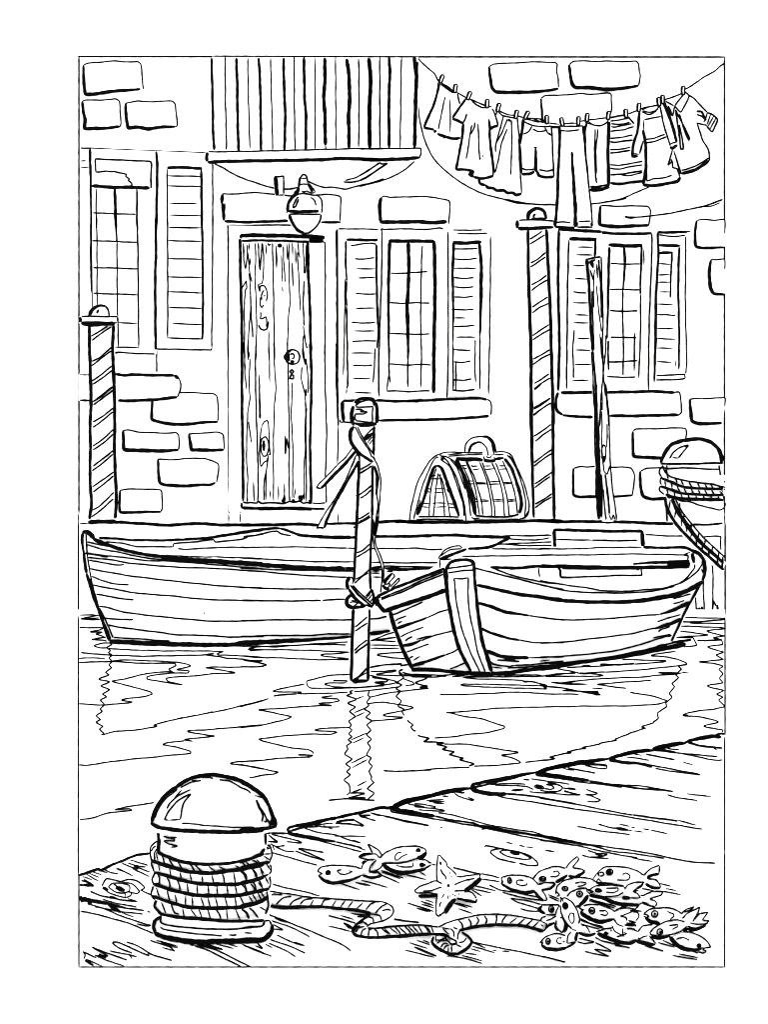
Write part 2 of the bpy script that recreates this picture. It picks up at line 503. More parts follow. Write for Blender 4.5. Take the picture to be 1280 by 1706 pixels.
dock = Part(WOOD, eps=.005)
dock.fine = .25
dk = [corner(XL, 1455, DOCK), corner(481, 1384, DOCK), corner(XR, 1224, DOCK), corner(XR, YB, DOCK), corner(XL, YB, DOCK)]
dock.slab(list(reversed(dk)), -.4, DOCK)
DS = level(DOCK)  # planks and grain, plus inked hatching for shadows by rope, fish and starfish
dock.ink(DS, '''@0 2.3s 131,1455 131,1612; 2.3s 1208,1228 1208,1420; 2.3s 1208,1420 1208,1612; 2.3s 130,1611 640,1611 1210,1611
@0 4 481,1385 562,1362 635,1346 650,1345 720,1327 785,1313 840,1300 887,1288 907,1284 960,1274 1010,1265 1050,1256 1085,1250 1110,1245 1140,1238 1147,1235 1190,1227
@V 4.5 45,632 170,590 190,600 270,560 340,535 430,498 520,487; 7 175,590 188,598; 5 262,560 285,556; 5 420,498 445,494
@W 3.5 190,350 320,354; 5-6 325,348 318,325 335,312 440,290 650,248; 5.5 640,250 800,215 940,182 1000,185; 6 1000,185 1060,165 1150,130 1280,105
@T 5 60,1050 130,1015 300,980 460,940 580,935; 6-5 580,925 600,905 800,865 990,830; 6 1010,835 1100,800 1280,770
@U 6 30,820 80,795 250,760 440,740; 6 460,735 560,705 650,685 700,680 740,680; 6 750,670 870,640 960,630; 6 985,620 1080,595 1150,585 1210,592; 4 1170,578 1205,570 1235,572
@W 6-7-3 315,350 450,378 640,408; 2.6 640,410 740,430 810,450; 1.7 780,445 840,466; 1.7 440,380 600,420 730,455 810,475
@T 7-8-5 40,1060 120,1083 340,1118; 3 340,1118 460,1145 600,1165 650,1185; 2.6-3.5 650,1185 900,1230 1100,1255 1280,1292; 4.5 120,1085 200,1096
@X 1.8 40,185 45,205 60,212 300,250 500,285 640,310 850,355 1000,385 1280,433; 3.8 640,300 860,340 1100,380 1280,410; 1.7 360,215 480,235 720,300 1000,345 1100,380; 1.7 650,325 700,320 1000,365; 2.5 520,290 650,305
@Y 4-5-2 0,365 60,384 150,400 300,425 430,440; 1.9 430,440 700,480 980,538 1172,552; 1.7 330,430 480,470 650,490 830,520; 1.7 0,398 250,435 450,480 650,516; 3.5 985,537 1012,543
@T 8-6 580,935 620,952 700,967 820,972; 3.5-2 820,968 1000,985 1070,1000; 1.8 745,975 800,995 1000,1025 1280,1072; 1.8 900,975 1000,985 1280,1035
@Y 1.8 0,118 250,160 500,210 620,230; 3 620,230 770,250 920,270; 1.8 920,265 1045,298; 1.8 0,150 200,185 480,225 870,290 1085,325
@T 7 1010,838 1150,855 1280,872; @U 7-5 0,835 150,855 330,882; 3.6-2.5 330,885 500,910 680,935 815,945; 480,905 700,920 890,955; 2.6 780,940 890,953; 220,885 400,905 550,925
6-4 460,742 560,760 650,765 750,790; 1.9 680,765 830,795 1070,840; 1.7 770,800 920,825 1070,842; 2.5 1000,833 1070,840; 5.5-4 750,675 830,680 910,695; 1.8 910,695 1060,710 1180,720 1183,724; 840,685 1000,710 1130,740 1200,745 1217,742; 4-3 985,625 1080,650 1220,665; 3 1160,665 1180,677
830,660 870,670 930,675; 610,700 680,712; 2.2 705,705 800,722 900,743; 580,725 650,732 730,745; 955,757 1020,775; 4 270,770 400,775 450,780; 450,780 445,800 400,800 300,780; 2.4 185,795 280,815 370,830; 150,800 230,812
0,945 60,955 130,950 150,930 130,912 80,903 40,905; 2 30,935 70,940 95,930 80,915 40,908
@T 1000,920 1020,910 1060,920 1065,935 1020,932 1000,920; 970,955 1100,965 1180,945 1190,925 1150,905 1090,890; 7 1012,918 1055,932; 710,910 800,902 880,900 945,905; 740,912 830,914 950,920 1000,940; 4 850,945 930,942; 980,870 1100,885 1240,905; 3.4 930,872 970,876; 1200,955 1280,968
@U 2 155,930 240,940 185,928; 4 185,930 235,938; 2.4 160,948 220,965 270,975; 30,960 150,972 270,978; 310,940 385,965 370,975 305,972 350,985 405,1010 380,1022 315,1018
@T 3 470,955 500,960 540,962; 470,965 500,985 590,1015 600,1008 560,990; 3 390,985 430,988; 280,1015 400,1006; 2.6 300,1020 405,1022; 330,1030 405,1037; 200,1035 270,1040 345,1055 330,1065 200,1055; 150,1035 270,1055; 230,1075 300,1080 405,1083 300,1063; 0,1118 150,1155 300,1182; 375,1192 390,1195
@Y 250,305 400,335 600,360; 390,292 480,315 530,320; 5 505,318 590,330; 590,330 615,332; 530,292 600,305; 610,310 635,315; 630,335 690,345; 690,322 730,330; 740,331 850,355; 980,88 1140,108; 850,95 900,110 1050,135
280,497 330,510 460,523; 320,465 380,485 450,492 400,510 330,510; 4 370,490 430,505; 615,515 750,540; 615,515 650,515; 35,467 100,475
@X 2 672,445 680,435 790,455 960,495 1020,540 1025,565 960,565 900,552; 2 790,452 720,465 710,480 760,520 880,548; 770,475 800,465 900,475 980,520 930,525 830,508 770,475; 7 840,478 905,490; 815,410 860,422; 900,430 940,440; 950,442 995,448; 1080,465 1140,475
@W 520,310 450,310 432,320 520,345 650,365; 650,365 720,395 800,415; 620,290 600,285 500,300 580,310 665,310; 2.4 555,300 620,325; 4 640,280 700,265 765,262; 2.6 635,285 720,290 822,302 780,275 760,265; 2 790,232 870,232 800,238 850,252 905,268; 3.4 870,215 940,235; 1.7 880,218 1080,262 1260,300; 630,370 840,373; 750,395 805,415
2.2 190,365 250,410 185,405; 195,370 230,400; 310,408 410,415 320,385 210,360; 200,420 240,440 300,435; 235,440 300,470 360,475; 215,480 350,520 515,565; 2 365,470 450,500 565,532 390,455 480,465 558,480; 215,430 230,465
2.2 590,900 700,930 770,950; 590,970 740,1005; 670,900 760,925; 6-3 690,950 750,978; 4.5 705,965 745,988; 740,885 820,902; 775,890 850,897; 3.5 780,908 835,905; 2.8 1010,920 1100,935 1195,947; 215,688 300,715 430,740 540,775
1.9 185,890 310,940 460,1000 640,1075 700,1105 740,1135; 5 230,915 310,942; 190,930 320,970 465,1040; 220,960 285,995 225,990; 245,1030 330,1070 430,1100; 3.4 350,1078 430,1100; 200,1060 320,1100 435,1150; 100,1100 150,1120 115,1085; 170,1090 215,1115; 190,1085 300,1130 370,1175; 20,1095 120,1140 210,1170; 0,1210 75,1245
@V 330,550 400,580 440,592; 370,550 440,570 490,577; 385,530 450,550 505,565; 410,572 520,610; 400,588 515,640; 300,582 405,638; 290,588 370,615; 210,590 250,610 305,622; 190,605 235,615; 140,610 195,628; 115,620 180,645; 95,625 175,670; 70,640 130,662; 2.2 60,665 120,685 50,700; 3 75,660 140,702 50,695; 60,690 110,708
2 195,705 230,655 320,672 380,658 440,675 483,715 455,735; 5 205,710 240,730; 240,710 270,685 330,685 380,700 380,735 340,750 290,745 240,710; 9 290,710 350,735; 200,715 260,755 350,780 390,765 395,740; 330,680 400,690 450,740 430,755 370,740; 455,730 540,768; 355,745 350,780; 2.5 275,690 300,705
2.5 120,738 200,770 330,795 435,808; 3.2 250,770 300,788; 370,788 435,805; 200,790 300,820 430,842; 6 58,770 66,812; 8-3 60,788 140,802 230,820 360,850; 6 240,830 325,878; 2.2 350,850 430,860 480,866; 500,872 522,877; 1.8 100,820 200,850 320,900 450,945 525,965 500,970 430,955; 150,840 300,870 470,890; 1.9 55,870 100,878 250,915 400,960 540,1020; 1.2 330,880 410,910; 3.5 90,800 130,822
2.4 400,1150 310,1115 268,1085 275,1075 310,1080 400,1120 515,1170; 360,1075 440,1105 540,1165; 500,1150 535,1160 665,1200; 2.4 540,1165 665,1200; 250,1135 370,1160 430,1175; 375,1155 400,1190; 2.2 130,1110 230,1150 365,1195; 2.2 130,1110 240,1170; 4.5 178,1155 225,1185; 3.5 165,1168 238,1170; 3.5 150,1162 210,1190; 70,1140 85,1165 75,1190; 2.2 70,1140 160,1182; 5 85,1197 142,1234; 90,1190 200,1237; 200,1190 345,1235
520,1065 650,1110 685,1140; 560,1065 705,1105; 590,1080 705,1117; 600,1112 685,1138; 820,1085 920,1110 1005,1127; 2.2 815,1100 900,1130 1125,1240; 2 830,1095 960,1130 1195,1245; 880,1090 1000,1120; 960,1090 1075,1120; 1040,1090 1105,1110; 1130,1090 1280,1150; 1235,1085 1270,1120 1240,1110
@X 2 155,815 330,872; 215,850 290,875; 3.4 230,855 310,872; 2.6 245,805 330,832; 275,795 330,812; 250,825 335,850; 460,815 560,850; 480,815 590,845; 495,855 590,885; 580,725 655,770; 590,720 715,750; 600,700 745,735
2.6 460,580 560,605 650,625; 650,620 720,635 770,650; 650,655 770,675; 700,695 780,730 900,750 1040,780; 790,745 900,775 1050,800; 845,785 950,800 1060,830; 845,785 900,815 1040,855; 910,855 970,870 1040,870; 315,555 345,562
@W 665,685 800,728; 3.2 770,680 870,700; 810,665 985,712; 920,620 1065,685; 940,600 1090,650; 945,610 1070,655; 1110,630 1240,660; 1200,610 1240,635
@X 170,1080 290,1120; 3.8 200,1110 350,1170; 140,1130 335,1178; 220,1065 320,1100; 260,1065 310,1085; 385,1160 560,1190 655,1220; 520,1165 655,1202; 545,1150 620,1160; 580,1120 645,1140; 590,1105 740,1147; 590,1075 700,1100 850,1130 1020,1165 1210,1210; 590,1080 680,1117; 725,1130 750,1132; 787,1137 838,1142
@Y 800,685 875,705; 840,720 910,732; 680,720 760,735; 800,735 940,760; 885,1165 1050,1195; 930,1155 1055,1182; 900,1100 1000,1130 1055,1150; 790,1080 900,1110; 820,1065 910,1105; 300,1140 460,1172 365,1125 475,1138 370,1080; 370,1045 420,1070 600,1115; 500,1100 600,1112; 250,1075 300,1085 360,1075 260,1050; 3.2 700,1100 825,1136; 0,1168 170,1208; 330,800 500,850; 330,790 400,810 510,840; 270,920 350,960 430,985; 270,930 330,950 420,975; 290,960 400,992; 55,760 130,790; 60,775 130,805
''')
dock.build('dock', kind='structure')

# ================================================================== HOUSE
house = thing('stone_house', P3(670, 870, WALL), 'white plastered quayside house with scattered stone blocks, plank door and shuttered windows', 'house')
HW = wall_then_quay(WALL)
wall = Part(WHITE)
wall.box_px(XL, YT, XR, 862, WALL, .3)
wall.ink(HW, '''@0 2.1s 129,94 640,94.5 1210,95; 2.3s 131,93 131,856; 2.3s 1208,95 1208,856
@A 1.9 58,710 250,718 600,733 950,745; 60,803 98,802; 60,847 115,847
@F 1.6 562,890 562,960 565,1040; @E 1.7 0,1003 105,1003
@I 1.6 353,1105 352,1150 353,1200
@K 1.6 735,880 738,1010 734,1080 733,1130
@G 1.7 165,382 230,385 300,383 420,380 500,378 580,382; 1.7 740,402 800,403 850,400 870,402
@F 1.7 1040,62 1038,200 1042,260 1038,600 1040,1280; @J 1042,310 1042,700 1046,900 1046,1020
@J 1.8 1125,900 1122,1020
''')


def stone(thin, thick, w=5, extra=''):
    """one exposed block of the wall, 12 mm proud of the plaster, heavier line at its shaded left and foot"""
    a, b = pts('0', thin), pts('0', thick)
    wall.prism(a + list(reversed(b))[:-1], WALL - .012, .02)
    sf = wall_then_quay(WALL - .012)
    wall.line(a, sf, 1.7)
    wall.line(b, sf, [w * .7, w, w * 1.1, w, w * .7])


stone('@A 78,122 120,107 200,100 290,92 370,98 465,97 488,117 495,180 506,293', '@A 78,122 80,190 92,325 150,328 250,312 380,300 485,292', 5.5)
stone('@A 70,378 100,370 200,370 305,362 335,380 340,440 347,530 340,560', '@A 70,378 78,450 92,510 88,572 150,572 250,568 340,558', 5.5)
stone('@A 378,392 460,378 540,382 640,378 710,378 732,400 742,480 747,545 735,562', '@A 378,392 382,460 398,565 470,562 540,574 640,562 735,558', 5.5)
stone('@D 618,95 660,75 770,70 900,62 1000,60 1125,65 1138,80 1133,130 1145,180 1150,255', '@D 618,95 628,180 640,255 675,288 830,292 1000,285 1090,275 1148,260', 5.5)
stone('@E 195,70 225,50 300,45 380,50 450,47 560,50 640,48 658,65 665,120 672,140 665,180 660,208', '@E 195,70 203,140 215,195 240,222 340,225 450,235 540,230 660,210', 6)
stone('@E 8,295 40,275 130,275 220,268 270,262 340,270 450,258 475,268 476,310 480,360 474,400', '@E 8,295 14,380 16,440 30,480 200,490 474,480', 4)
stone('@E 405,1012 440,1010 530,1015 620,1012 720,1015 738,1045 733,1100 728,1140', '@E 405,1012 400,1080 400,1135 440,1145 540,1150 640,1145 728,1140', 5.5)
stone('@I 1085,125 1120,120 1180,125 1241,121 1241,200', '@I 1085,125 1075,190 1080,270 1150,280 1240,276', 4.5)
stone('@I 1163,345 1200,345 1241,343 1241,400', '@I 1163,345 1155,420 1160,500 1180,535 1240,540', 5.5)
stone('@M 1000,100 1040,95 1120,97 1235,90 1235,150', '@M 1000,100 1008,180 1015,245 1060,262 1140,262 1215,260', 5.5)
stone('@M 620,315 640,298 760,298 880,292 970,295 980,320 975,365 975,480', '@M 620,315 622,400 628,480 720,487 815,494 975,500', 5)
stone('@M 225,560 270,550 320,553 370,548 480,555 560,552 608,560 630,600 628,660 618,742', '@M 225,560 222,650 225,735 260,750 370,750 495,750 570,745 618,740', 4.2)
stone('@M 670,580 710,562 800,558 880,560 900,600 900,750', '@M 670,580 672,680 690,745 750,765 830,762 900,762', 4.8)
stone('@J 700,217 800,215 870,222 940,222 965,240 972,300 972,405', '@J 535,262 530,390 600,415 680,428 780,425 880,415 972,410', 5)
stone('@J 335,470 375,465 440,480 530,482 620,488 690,482 710,500 713,560 708,598', '@J 340,470 342,530 346,595 430,600 560,605 650,602 708,598', 6)
stone('@J 775,492 830,487 900,485 970,480 1005,495 1012,540 1012,595', '@J 777,492 790,560 797,597 900,600 1012,597', 5.5)
stone('@J 570,660 680,663 780,655 880,655 940,675 975,695 975,750 962,815', '@J 572,660 574,740 585,815 620,832 740,838 850,832 920,830 955,815', 5)
stone('@J 318,868 370,860 510,860 590,868 600,930 602,985 590,1010', '@J 318,868 315,950 322,1012 420,1015 500,1010 590,1012', 4.2)
wall.build('wall', house)


def block(name, polys, d, th, ink, label=None, mat=STONE, parent=None):
    p = Part(mat)
    for q in polys:
        p.prism(q, d, th)
    p.ink(plane(d), ink)
    o = p.build(name, parent or house)
    if label:
        o['label'] = label
    return o


block('lintel', [pts('G', '112,170 345,165 470,175 600,185 765,178 908,190 912,240 905,355 140,358 120,290')], WALL - .05, .05, '''
@G 1.8 120,172 215,172 345,163 420,170 470,176 600,185 765,178 830,176 908,190 912,240 905,352; 6.5 122,175 118,235; 5 120,230 128,300 132,350; 3.5 138,235 135,290; 4.5 135,355 300,360 450,355 560,352; 4.2 780,362 912,360''')
block('lintel', [pts('C', '150,1055 330,1058 550,1066 632,1085 640,1130 632,1245 145,1238 138,1130')], WALL - .05, .05, '''
@C 1.8 150,1062 175,1052 220,1062 330,1058 450,1056 550,1066 632,1085 640,1130 632,1250; 6 150,1062 140,1130 145,1235; 6.2 140,1236 250,1238 400,1234 500,1241 620,1234''')
block('sill', [pts('J', '42,96 400,97 690,100 715,120 724,160 718,205 702,246 420,270 42,270')], WALL - .07, .07, '''
@J 1.8 50,97 115,97; 4 50,268 118,270; 4.8 290,92 345,100 400,97 560,100 680,102; 6 680,100 712,122; 1.9 712,120 724,160 718,205 702,247; 5 305,270 420,270 560,262 700,247''')
block('sill', [pts('0', '571,668 640,667 760,665 813,665 819,676 818,692 815,695 700,698 571,703')], WALL - .07, .07, '''
@K 6 765,392 762,450 770,528; 4.5 765,390 845,390 985,389; 2.5 765,530 825,537 920,528 1000,523; 1.8 748,515 750,532 770,535; 4.5 985,388 1120,393 1280,393; 4.5 1000,522 1280,517; @H 4.5 560,1232 700,1227 840,1220 960,1215 1040,1215 1088,1222; @L 4.5 200,238 400,234 600,222 700,211; 1.9 690,100 710,115 718,150 712,205''')
block('sill', [pts('I', '305,1090 500,1090 850,1085 985,1090 998,1130 998,1205 980,1220 750,1222 500,1228 330,1215 298,1190 292,1130')], WALL - .07, .07, '''
@I 4.5 305,1090 292,1130 298,1190 330,1217; 5 320,1093 410,1092 505,1091; 5 580,1090 700,1088 850,1085 960,1092; 1.9 955,1090 985,1090 995,1130 998,1200 975,1222; 4-5 330,1218 400,1226 500,1228; 5 595,1222 750,1222 900,1218 980,1217''')

# ---- windows and shutters
FR, SH, PN = WALL - .03, WALL - .045, WALL - .04


def window(frame, frame_ink, pane, pane_ink):
    w = block('window', [frame], FR, .03, frame_ink, None, WOOD)
    block('pane', [pane], PN, .012, pane_ink, None, GLASS, w)
    return w


def shutter(poly, ink):
    return block('shutter', [poly], SH, .045, ink, None, WOOD)


window(pts('0', '151,248 261,252 260,590 153,588'), '''
@A 4.2 125,715 130,900 138,1280; @F 4.2-4-3.5 128,0 125,200 127,400 133,500 139,612; 1.9 285,912 300,908 420,915 550,920; 3.5 285,912 305,909''',
       pts('A', '140,788 555,806 555,990 470,995') + pts('F', '432,10 437,180 443,876 140,873') + pts('A', '140,985'), '''
@A 2.2 162,788 350,797 555,808 560,900 560,998; 2 162,788 164,840 168,882; 2 168,882 245,875 275,880 300,880 365,892 390,898 380,910 405,930 398,942 410,950 425,968 412,980; 5.6 140,980 300,990 430,990 550,995
1.7 170,1000 170,1280; 4.8 303,1000 306,1140 312,1280; 3.2 460,1000 460,1280; @F 1.6 163,0 165,300 165,600; 4-2 290,0 293,80 298,170; 1.7 298,170 300,520 308,870; 2.6-1.8 430,0 437,180 440,520 443,875
@A 1.8 145,1172 310,1178 450,1183; @F 1.9 135,163 300,170 432,175; 1.9 140,343 300,347 435,352; 1.9 140,515 300,520 432,524; 1.8 305,710 432,715; 1.8 285,873 443,877''')
shutter(pts('0', '260,252 353,256 352,581 259,581'), '''
@A 4.3 597,735 605,860 597,1280; @F 4.3 558,0 558,280 553,400 555,780 556,890; @A 1.7 998,820 1000,1050 1000,1280; @F 1.8 937,0 935,400 930,880; 2 560,885 700,888 925,893 932,880
@A 5 675,850 780,849 925,856; 1.9 675,860 677,1280; 4.2 918,860 922,1280; @F 1.9 635,0 637,500 636,810; 3.8 865,0 868,170 872,600 868,820; 2 632,812 875,820
@A 1.9 680,908 915,913; 1.9 680,980 915,985; 1.8 690,1103 885,1107; 1.8 692,1188 915,1193; 1.7 690,1275 915,1278; @F 1.9 645,76 858,79; 1.9 642,163 860,170; 1.9 640,283 865,288; 1.9 642,405 862,410; 1.9 640,503 865,512; 1.9 645,608 865,616; 1.8 668,716 865,723''')
window(pts('H', '375,82 800,84 822,110 826,500 826,900 820,1212 368,1205 370,700 385,400'), '''
@H 1.8 380,98 385,85 400,90 500,85 620,88 700,88 770,80 797,87; 1.7 825,105 828,500 828,900 820,1215; 1.7 387,90 385,400 374,700 366,1000 368,1203''',
       pts('H', '430,165 740,165 742,500 733,1175 420,1165'), '''
@H 5.6 430,165 560,167 735,167; 5.6-4.5-2 438,165 430,500 433,900 435,1060 442,1112; 1.8 430,1060 420,1165; 6 735,165 740,500 733,900 732,1180; 6.2-5.5-6.5-3 563,175 565,400 555,600 560,800 560,960; 2.2 560,950 558,1140; 1.8 655,195 648,400 645,700 650,900 645,1140
1.8 445,380 530,382 600,375 690,370; 1.8 440,575 530,582 620,577 705,580; 1.8 440,780 550,787 650,787 705,785; 1.8 440,985 540,993 640,988 715,993; 1.9 418,1165 480,1165 560,1170 640,1165 705,1165''')
shutter(pts('H', '95,86 366,88 374,400 360,700 354,1190 120,1200 98,1150'), '''
@H 1.7 95,86 230,85 362,90; 4.6 150,156 260,160 360,158; 3-3.6-2 145,165 145,300 150,430; 2 150,430 148,520 152,600; 3-2.5 150,600 155,900 158,1130 152,1150; 1.5 140,420 135,800 128,1060; 1.5 150,1150 148,1185; 4-3.5-4-2 350,190 350,400 358,700 365,760 352,880; 1.8 342,880 335,1000 328,1110; 1.8 178,197 260,185 320,182 350,187
1.8 205,283 260,287 337,278; 1.8 217,350 340,352; 1.8 230,412 280,412 340,407; 1.8 210,516 300,520 345,518; 1.8 210,617 340,612; 1.8 183,708 260,712 342,710; 1.8 198,765 340,766; 1.8 187,835 260,832 350,832; 1.8 178,913 330,912; 1.8 193,995 270,997 323,992; 1.8 193,1082 308,1083; 1.8 203,1175 318,1178''')
shutter(pts('H', '835,88 1060,88 1114,140 1108,700 1098,1195 835,1200'), '''
@H 1.8 860,92 960,95 1055,90; 1.8 890,117 990,118 1090,113; 1.8 1112,135 1110,400 1105,800 1098,1185; 5.8 858,175 950,180 1050,172; 5-4-2 865,180 858,400 862,600 860,850; 2.2 860,850 862,1160; 5-6-3 1035,182 1048,300 1048,500 1040,800; 2.4 1040,800 1040,1155
1.9 870,220 950,218 1025,215; 1.8 870,287 940,290 1022,280; 1.8 868,347 1015,350; 1.8 868,410 930,415 1000,410; 1.8 868,472 930,477 998,470; 1.8 868,538 940,542 995,533; 1.8 850,622 930,625 1000,620; 1.8 868,678 945,680; 2 868,735 940,735 1003,728; 2.3 880,806 1008,808; 2 862,890 978,895; 1.8 868,970 920,975 980,967; 2 862,1090 930,1095 985,1085; 2.2 880,970 880,1160; 1.6 1010,825 1006,1000 1012,1105; 2.6 855,1160 920,1165 1005,1155''')
window(pts('I', '548,188 640,198 832,200 830,350 818,650 812,1080 555,1080 560,700'), '''
@I 4.6 548,192 640,200 740,200 832,198; 2 832,200 830,350 818,650 814,850 812,1078; 1.8 550,195 548,330''',
       pts('I', '585,262 780,262 772,400 768,750 758,1008 580,1004'), '''
@I 6 588,262 680,268 780,266; 4.5-4-2.5 592,275 588,450 583,700 578,790; 3 588,800 585,880 590,965; 3.5-3 775,270 770,400 766,540; 2 768,540 768,750 758,1010; 1.4 785,290 788,375; 4.6-4-2 675,275 680,380 668,520; 2 668,520 668,700 672,800 670,995; 1.8 600,367 680,370 765,370; 1.8 595,513 680,513 765,515; 2.6 595,632 670,635 752,633; 2.6 600,780 680,783 745,783; 2.2 580,920 660,918 750,913; 1.8 580,1002 660,1005 740,1005; 2.5 735,755 732,970''')
shutter(pts('I', '305,172 420,178 550,190 550,1080 305,1080 312,800'), '''
@I 5.2 305,175 420,181 550,190; 4.6 308,180 305,500 312,800 305,1080; 5.8 368,228 450,231 522,231; 2.2 365,235 358,500 355,800 352,1070; 4 515,235 514,280 510,328
1.8 415,275 500,277; 1.8 408,318 500,320; 1.8 388,380 455,377; 1.8 400,452 470,455; 1.8 388,525 430,532 465,533; 1.8 388,587 475,588; 1.8 403,655 475,658; 1.8 392,700 478,700; 1.8 415,788 485,790; 1.8 403,853 490,855; 1.8 398,935 490,933; 1.8 385,1025 475,1022; 1.8 395,738 388,850 392,1010''')
shutter(pts('I', '862,188 1025,188 1024,600 1030,900 1020,1014 848,1022 852,800 868,330'), '''
@I 4.4 862,192 940,192 1030,190; 1.8 1020,190 1048,188; 1.8 870,207 950,215 1018,210; 3.6-4-4.8-3 865,195 868,330 855,550 852,800 845,1032; 5 868,264 990,268; 5.2 870,308 950,306; 3.4-2 945,310 940,400 935,560; 4-3.6-2.8 985,275 980,500 985,750 983,962; 1.8 1022,215 1020,600 1028,900 1022,985
1.8 870,368 935,372; 1.8 865,432 930,430; 1.8 862,473 935,471; 1.8 875,525 935,527; 1.8 862,595 950,598; 1.8 860,655 920,655 965,660; 1.8 860,733 955,733; 1.8 860,787 962,793; 1.8 860,842 945,843; 1.8 860,917 940,922; 1.5 968,910 965,945; 2 858,995 950,993 1020,988; 2 855,1020 950,1020 1020,1012; 1015,990 1022,1012''')

# ---- door
casing = block('door_frame', [pts('0', '381,376 560,379 565,392 565,852 381,852')], WALL - .018, .018, '''
@G 1.7 158,380 162,560 158,800 160,1280; 6.5 240,466 250,450 330,448 500,450 700,456 805,463; 8 700,475 795,482; 4.2 690,490 800,492; 1.8 805,490 808,700 805,1280; @K 1.8 645,0 648,300 657,600 650,880 656,1070; 1.7 560,1072 600,1076 650,1072; 5-4.6-3 90,1105 250,1108 450,1105 645,1113; 1.4 200,1118 400,1115 560,1120
@G 5 885,408 890,700 890,1280; @K 5-4.5-2 728,0 725,200 730,420 735,560; 1.7 735,560 730,810; 4 90,1070 90,1105''', None, WOOD)
leaf = Part(WOOD)
leaf.fine = .3
leaf.prism(pts('G', '245,478 700,490') + pts('0', '518,560 519,838 404,838 402,560'), WALL - .045, .04)
LS = plane(WALL - .045)
leaf.ink(LS, '''@G 4.2 250,485 400,482 600,488 700,492; 5 240,470 242,700 250,1000 252,1280; @K 5 92,0 92,400 97,700 100,1060; @G 5 692,490 695,700 705,900 712,1280; @K 5-4.5-5 548,0 555,200 553,420 547,700 555,1075
@K 3.2 98,1066 130,1072 150,1068 190,1072 200,1060 225,1075 300,1070 370,1075 410,1062 440,1068 480,1060 500,1073 530,1068 555,1078
@G 260,500 265,600 275,670 285,600 288,510; 300,500 302,545; 340,500 345,600 338,700 350,1000 345,1280; 2 360,500 372,680 382,560 385,500; 388,500 398,600 392,740 385,770 362,775 368,820; 2 455,500 460,650 465,1000 470,1280; 3.2 480,520 483,665; 2.2 412,510 415,575; 3 425,500 432,515 445,505; 9 490,512 520,520; 515,580 522,760; 520,790 525,828; 528,520 532,640 540,760; 550,500 556,610; 568,500 565,600 572,900 562,1000 556,1210; 2 588,500 590,580; 2.2 588,630 592,790; 608,530 612,640; 625,500 630,560 640,600; 622,560 632,750 642,950; 660,500 665,600 670,700 680,600 682,510; 2.2 665,750 662,900 665,1040; 3 690,520 695,720
290,560 305,700 318,760; 305,600 308,645; 2.4 265,520 262,620; 1.8 255,800 270,770 280,750 285,800 275,815 268,900 270,1280; 300,700 312,880 305,1000 290,1200 295,1280; 2.6 308,850 315,1000 325,1130; 2 370,830 372,790 385,785 400,785 415,810 422,850 415,890; 2 385,880 382,850 392,825 402,815; 5 398,848 408,850; 2 375,860 375,910 385,930 398,910; 2 375,955 378,985 375,1005 395,1000 412,990 418,1010 415,1035; 3.2 365,1045 375,1070 400,1080 420,1070 430,1020; 430,1080 432,1280; 660,1050 670,1110 680,1180 690,1200; 665,1110 658,1160 670,1280; 3 662,1020 668,1050; 4 418,1035 422,1065
@K 105,0 112,200 122,315; 132,0 135,100; 3.2 137,62 138,105; 145,110 140,300 145,380 130,480 122,750 130,900 125,1060; 3 110,130 112,190; 2.2 185,0 182,200 187,450 195,700 200,900 198,1060; 137,530 145,600 155,670; 1.5-4 205,215 210,350 212,510; 272,0 278,270; 305,0 308,150 318,290 308,450 302,700 303,1060
225,560 240,530 262,522 270,550 272,620 280,740; 225,560 215,620 210,720 215,820 222,830 240,800 265,785 265,750; 2c 218,680 225,645 250,630 268,660 270,710 255,755 235,760 220,730; 6 238,655 238,725; 270,745 282,750 275,700; 2 265,780 255,850 240,940 238,1055; 255,870 250,1055; 3 262,770 260,805; 1.8-3 170,930 172,1060; 275,980 283,1040; 335,960 335,1050; 375,945 375,1050; 7 355,1055 380,1062; 5 375,1020 372,1075; 2 395,0 400,200 402,350 408,600 405,900 410,1060; 428,270 422,500 432,700 430,1040; 380,625 382,745 390,640 402,710; 3 382,700 382,748; 500,0 498,80 515,150 520,110 530,200 535,340; 492,165 490,250 510,340 518,430 512,600 515,700 505,880 508,1050; 3.4 520,310 520,360; 3.4 515,400 520,440; 2 525,440 518,520 520,700 522,1060; 450,970 440,1040; 3 470,1020 475,1050 485,1020 490,1055 500,1015; 2.2 518,0 525,40; 5 425,1050 445,1062; 5 540,1050 555,1075; 3 125,1030 130,1065''')
door = leaf.build('door', house)
knob = Part(WOOD)
kc = P3(487.6, 594, WALL - .09)
kr = []
for i in range(9):
    a = math.pi * i / 8
    kr.append((487.6, 594 - 11 * math.cos(a), max(11 * math.sin(a), .3)))
knob.lathe(kr, WALL - .085, .8, 18)
knob.box_px(484, 590, 491, 598, WALL - .06, .03)
KS = knob.cast(plane(WALL - .085))
knob.ink(KS, '@K 2.4c 430,50 465,62 478,98 465,135 430,147 395,135 380,98 395,62; 10 400,70 390,100 405,128; 5 395,66 420,52; 8 415,130 440,138; 2.4 415,85 425,76 440,85 440,105 425,112')
knob.build('door_knob', door)
kh = Part(WOOD)
kh.prism(pts('K', '425,180 440,197 432,212 440,245 410,245 416,212 410,197'), WALL - .05, .008)
kh.ink(plane(WALL - .05), '@K 3sc 425,183 437,197 425,210 412,197; 3sc 412,242 420,217 436,222 436,245')
kh.build('keyhole', door)

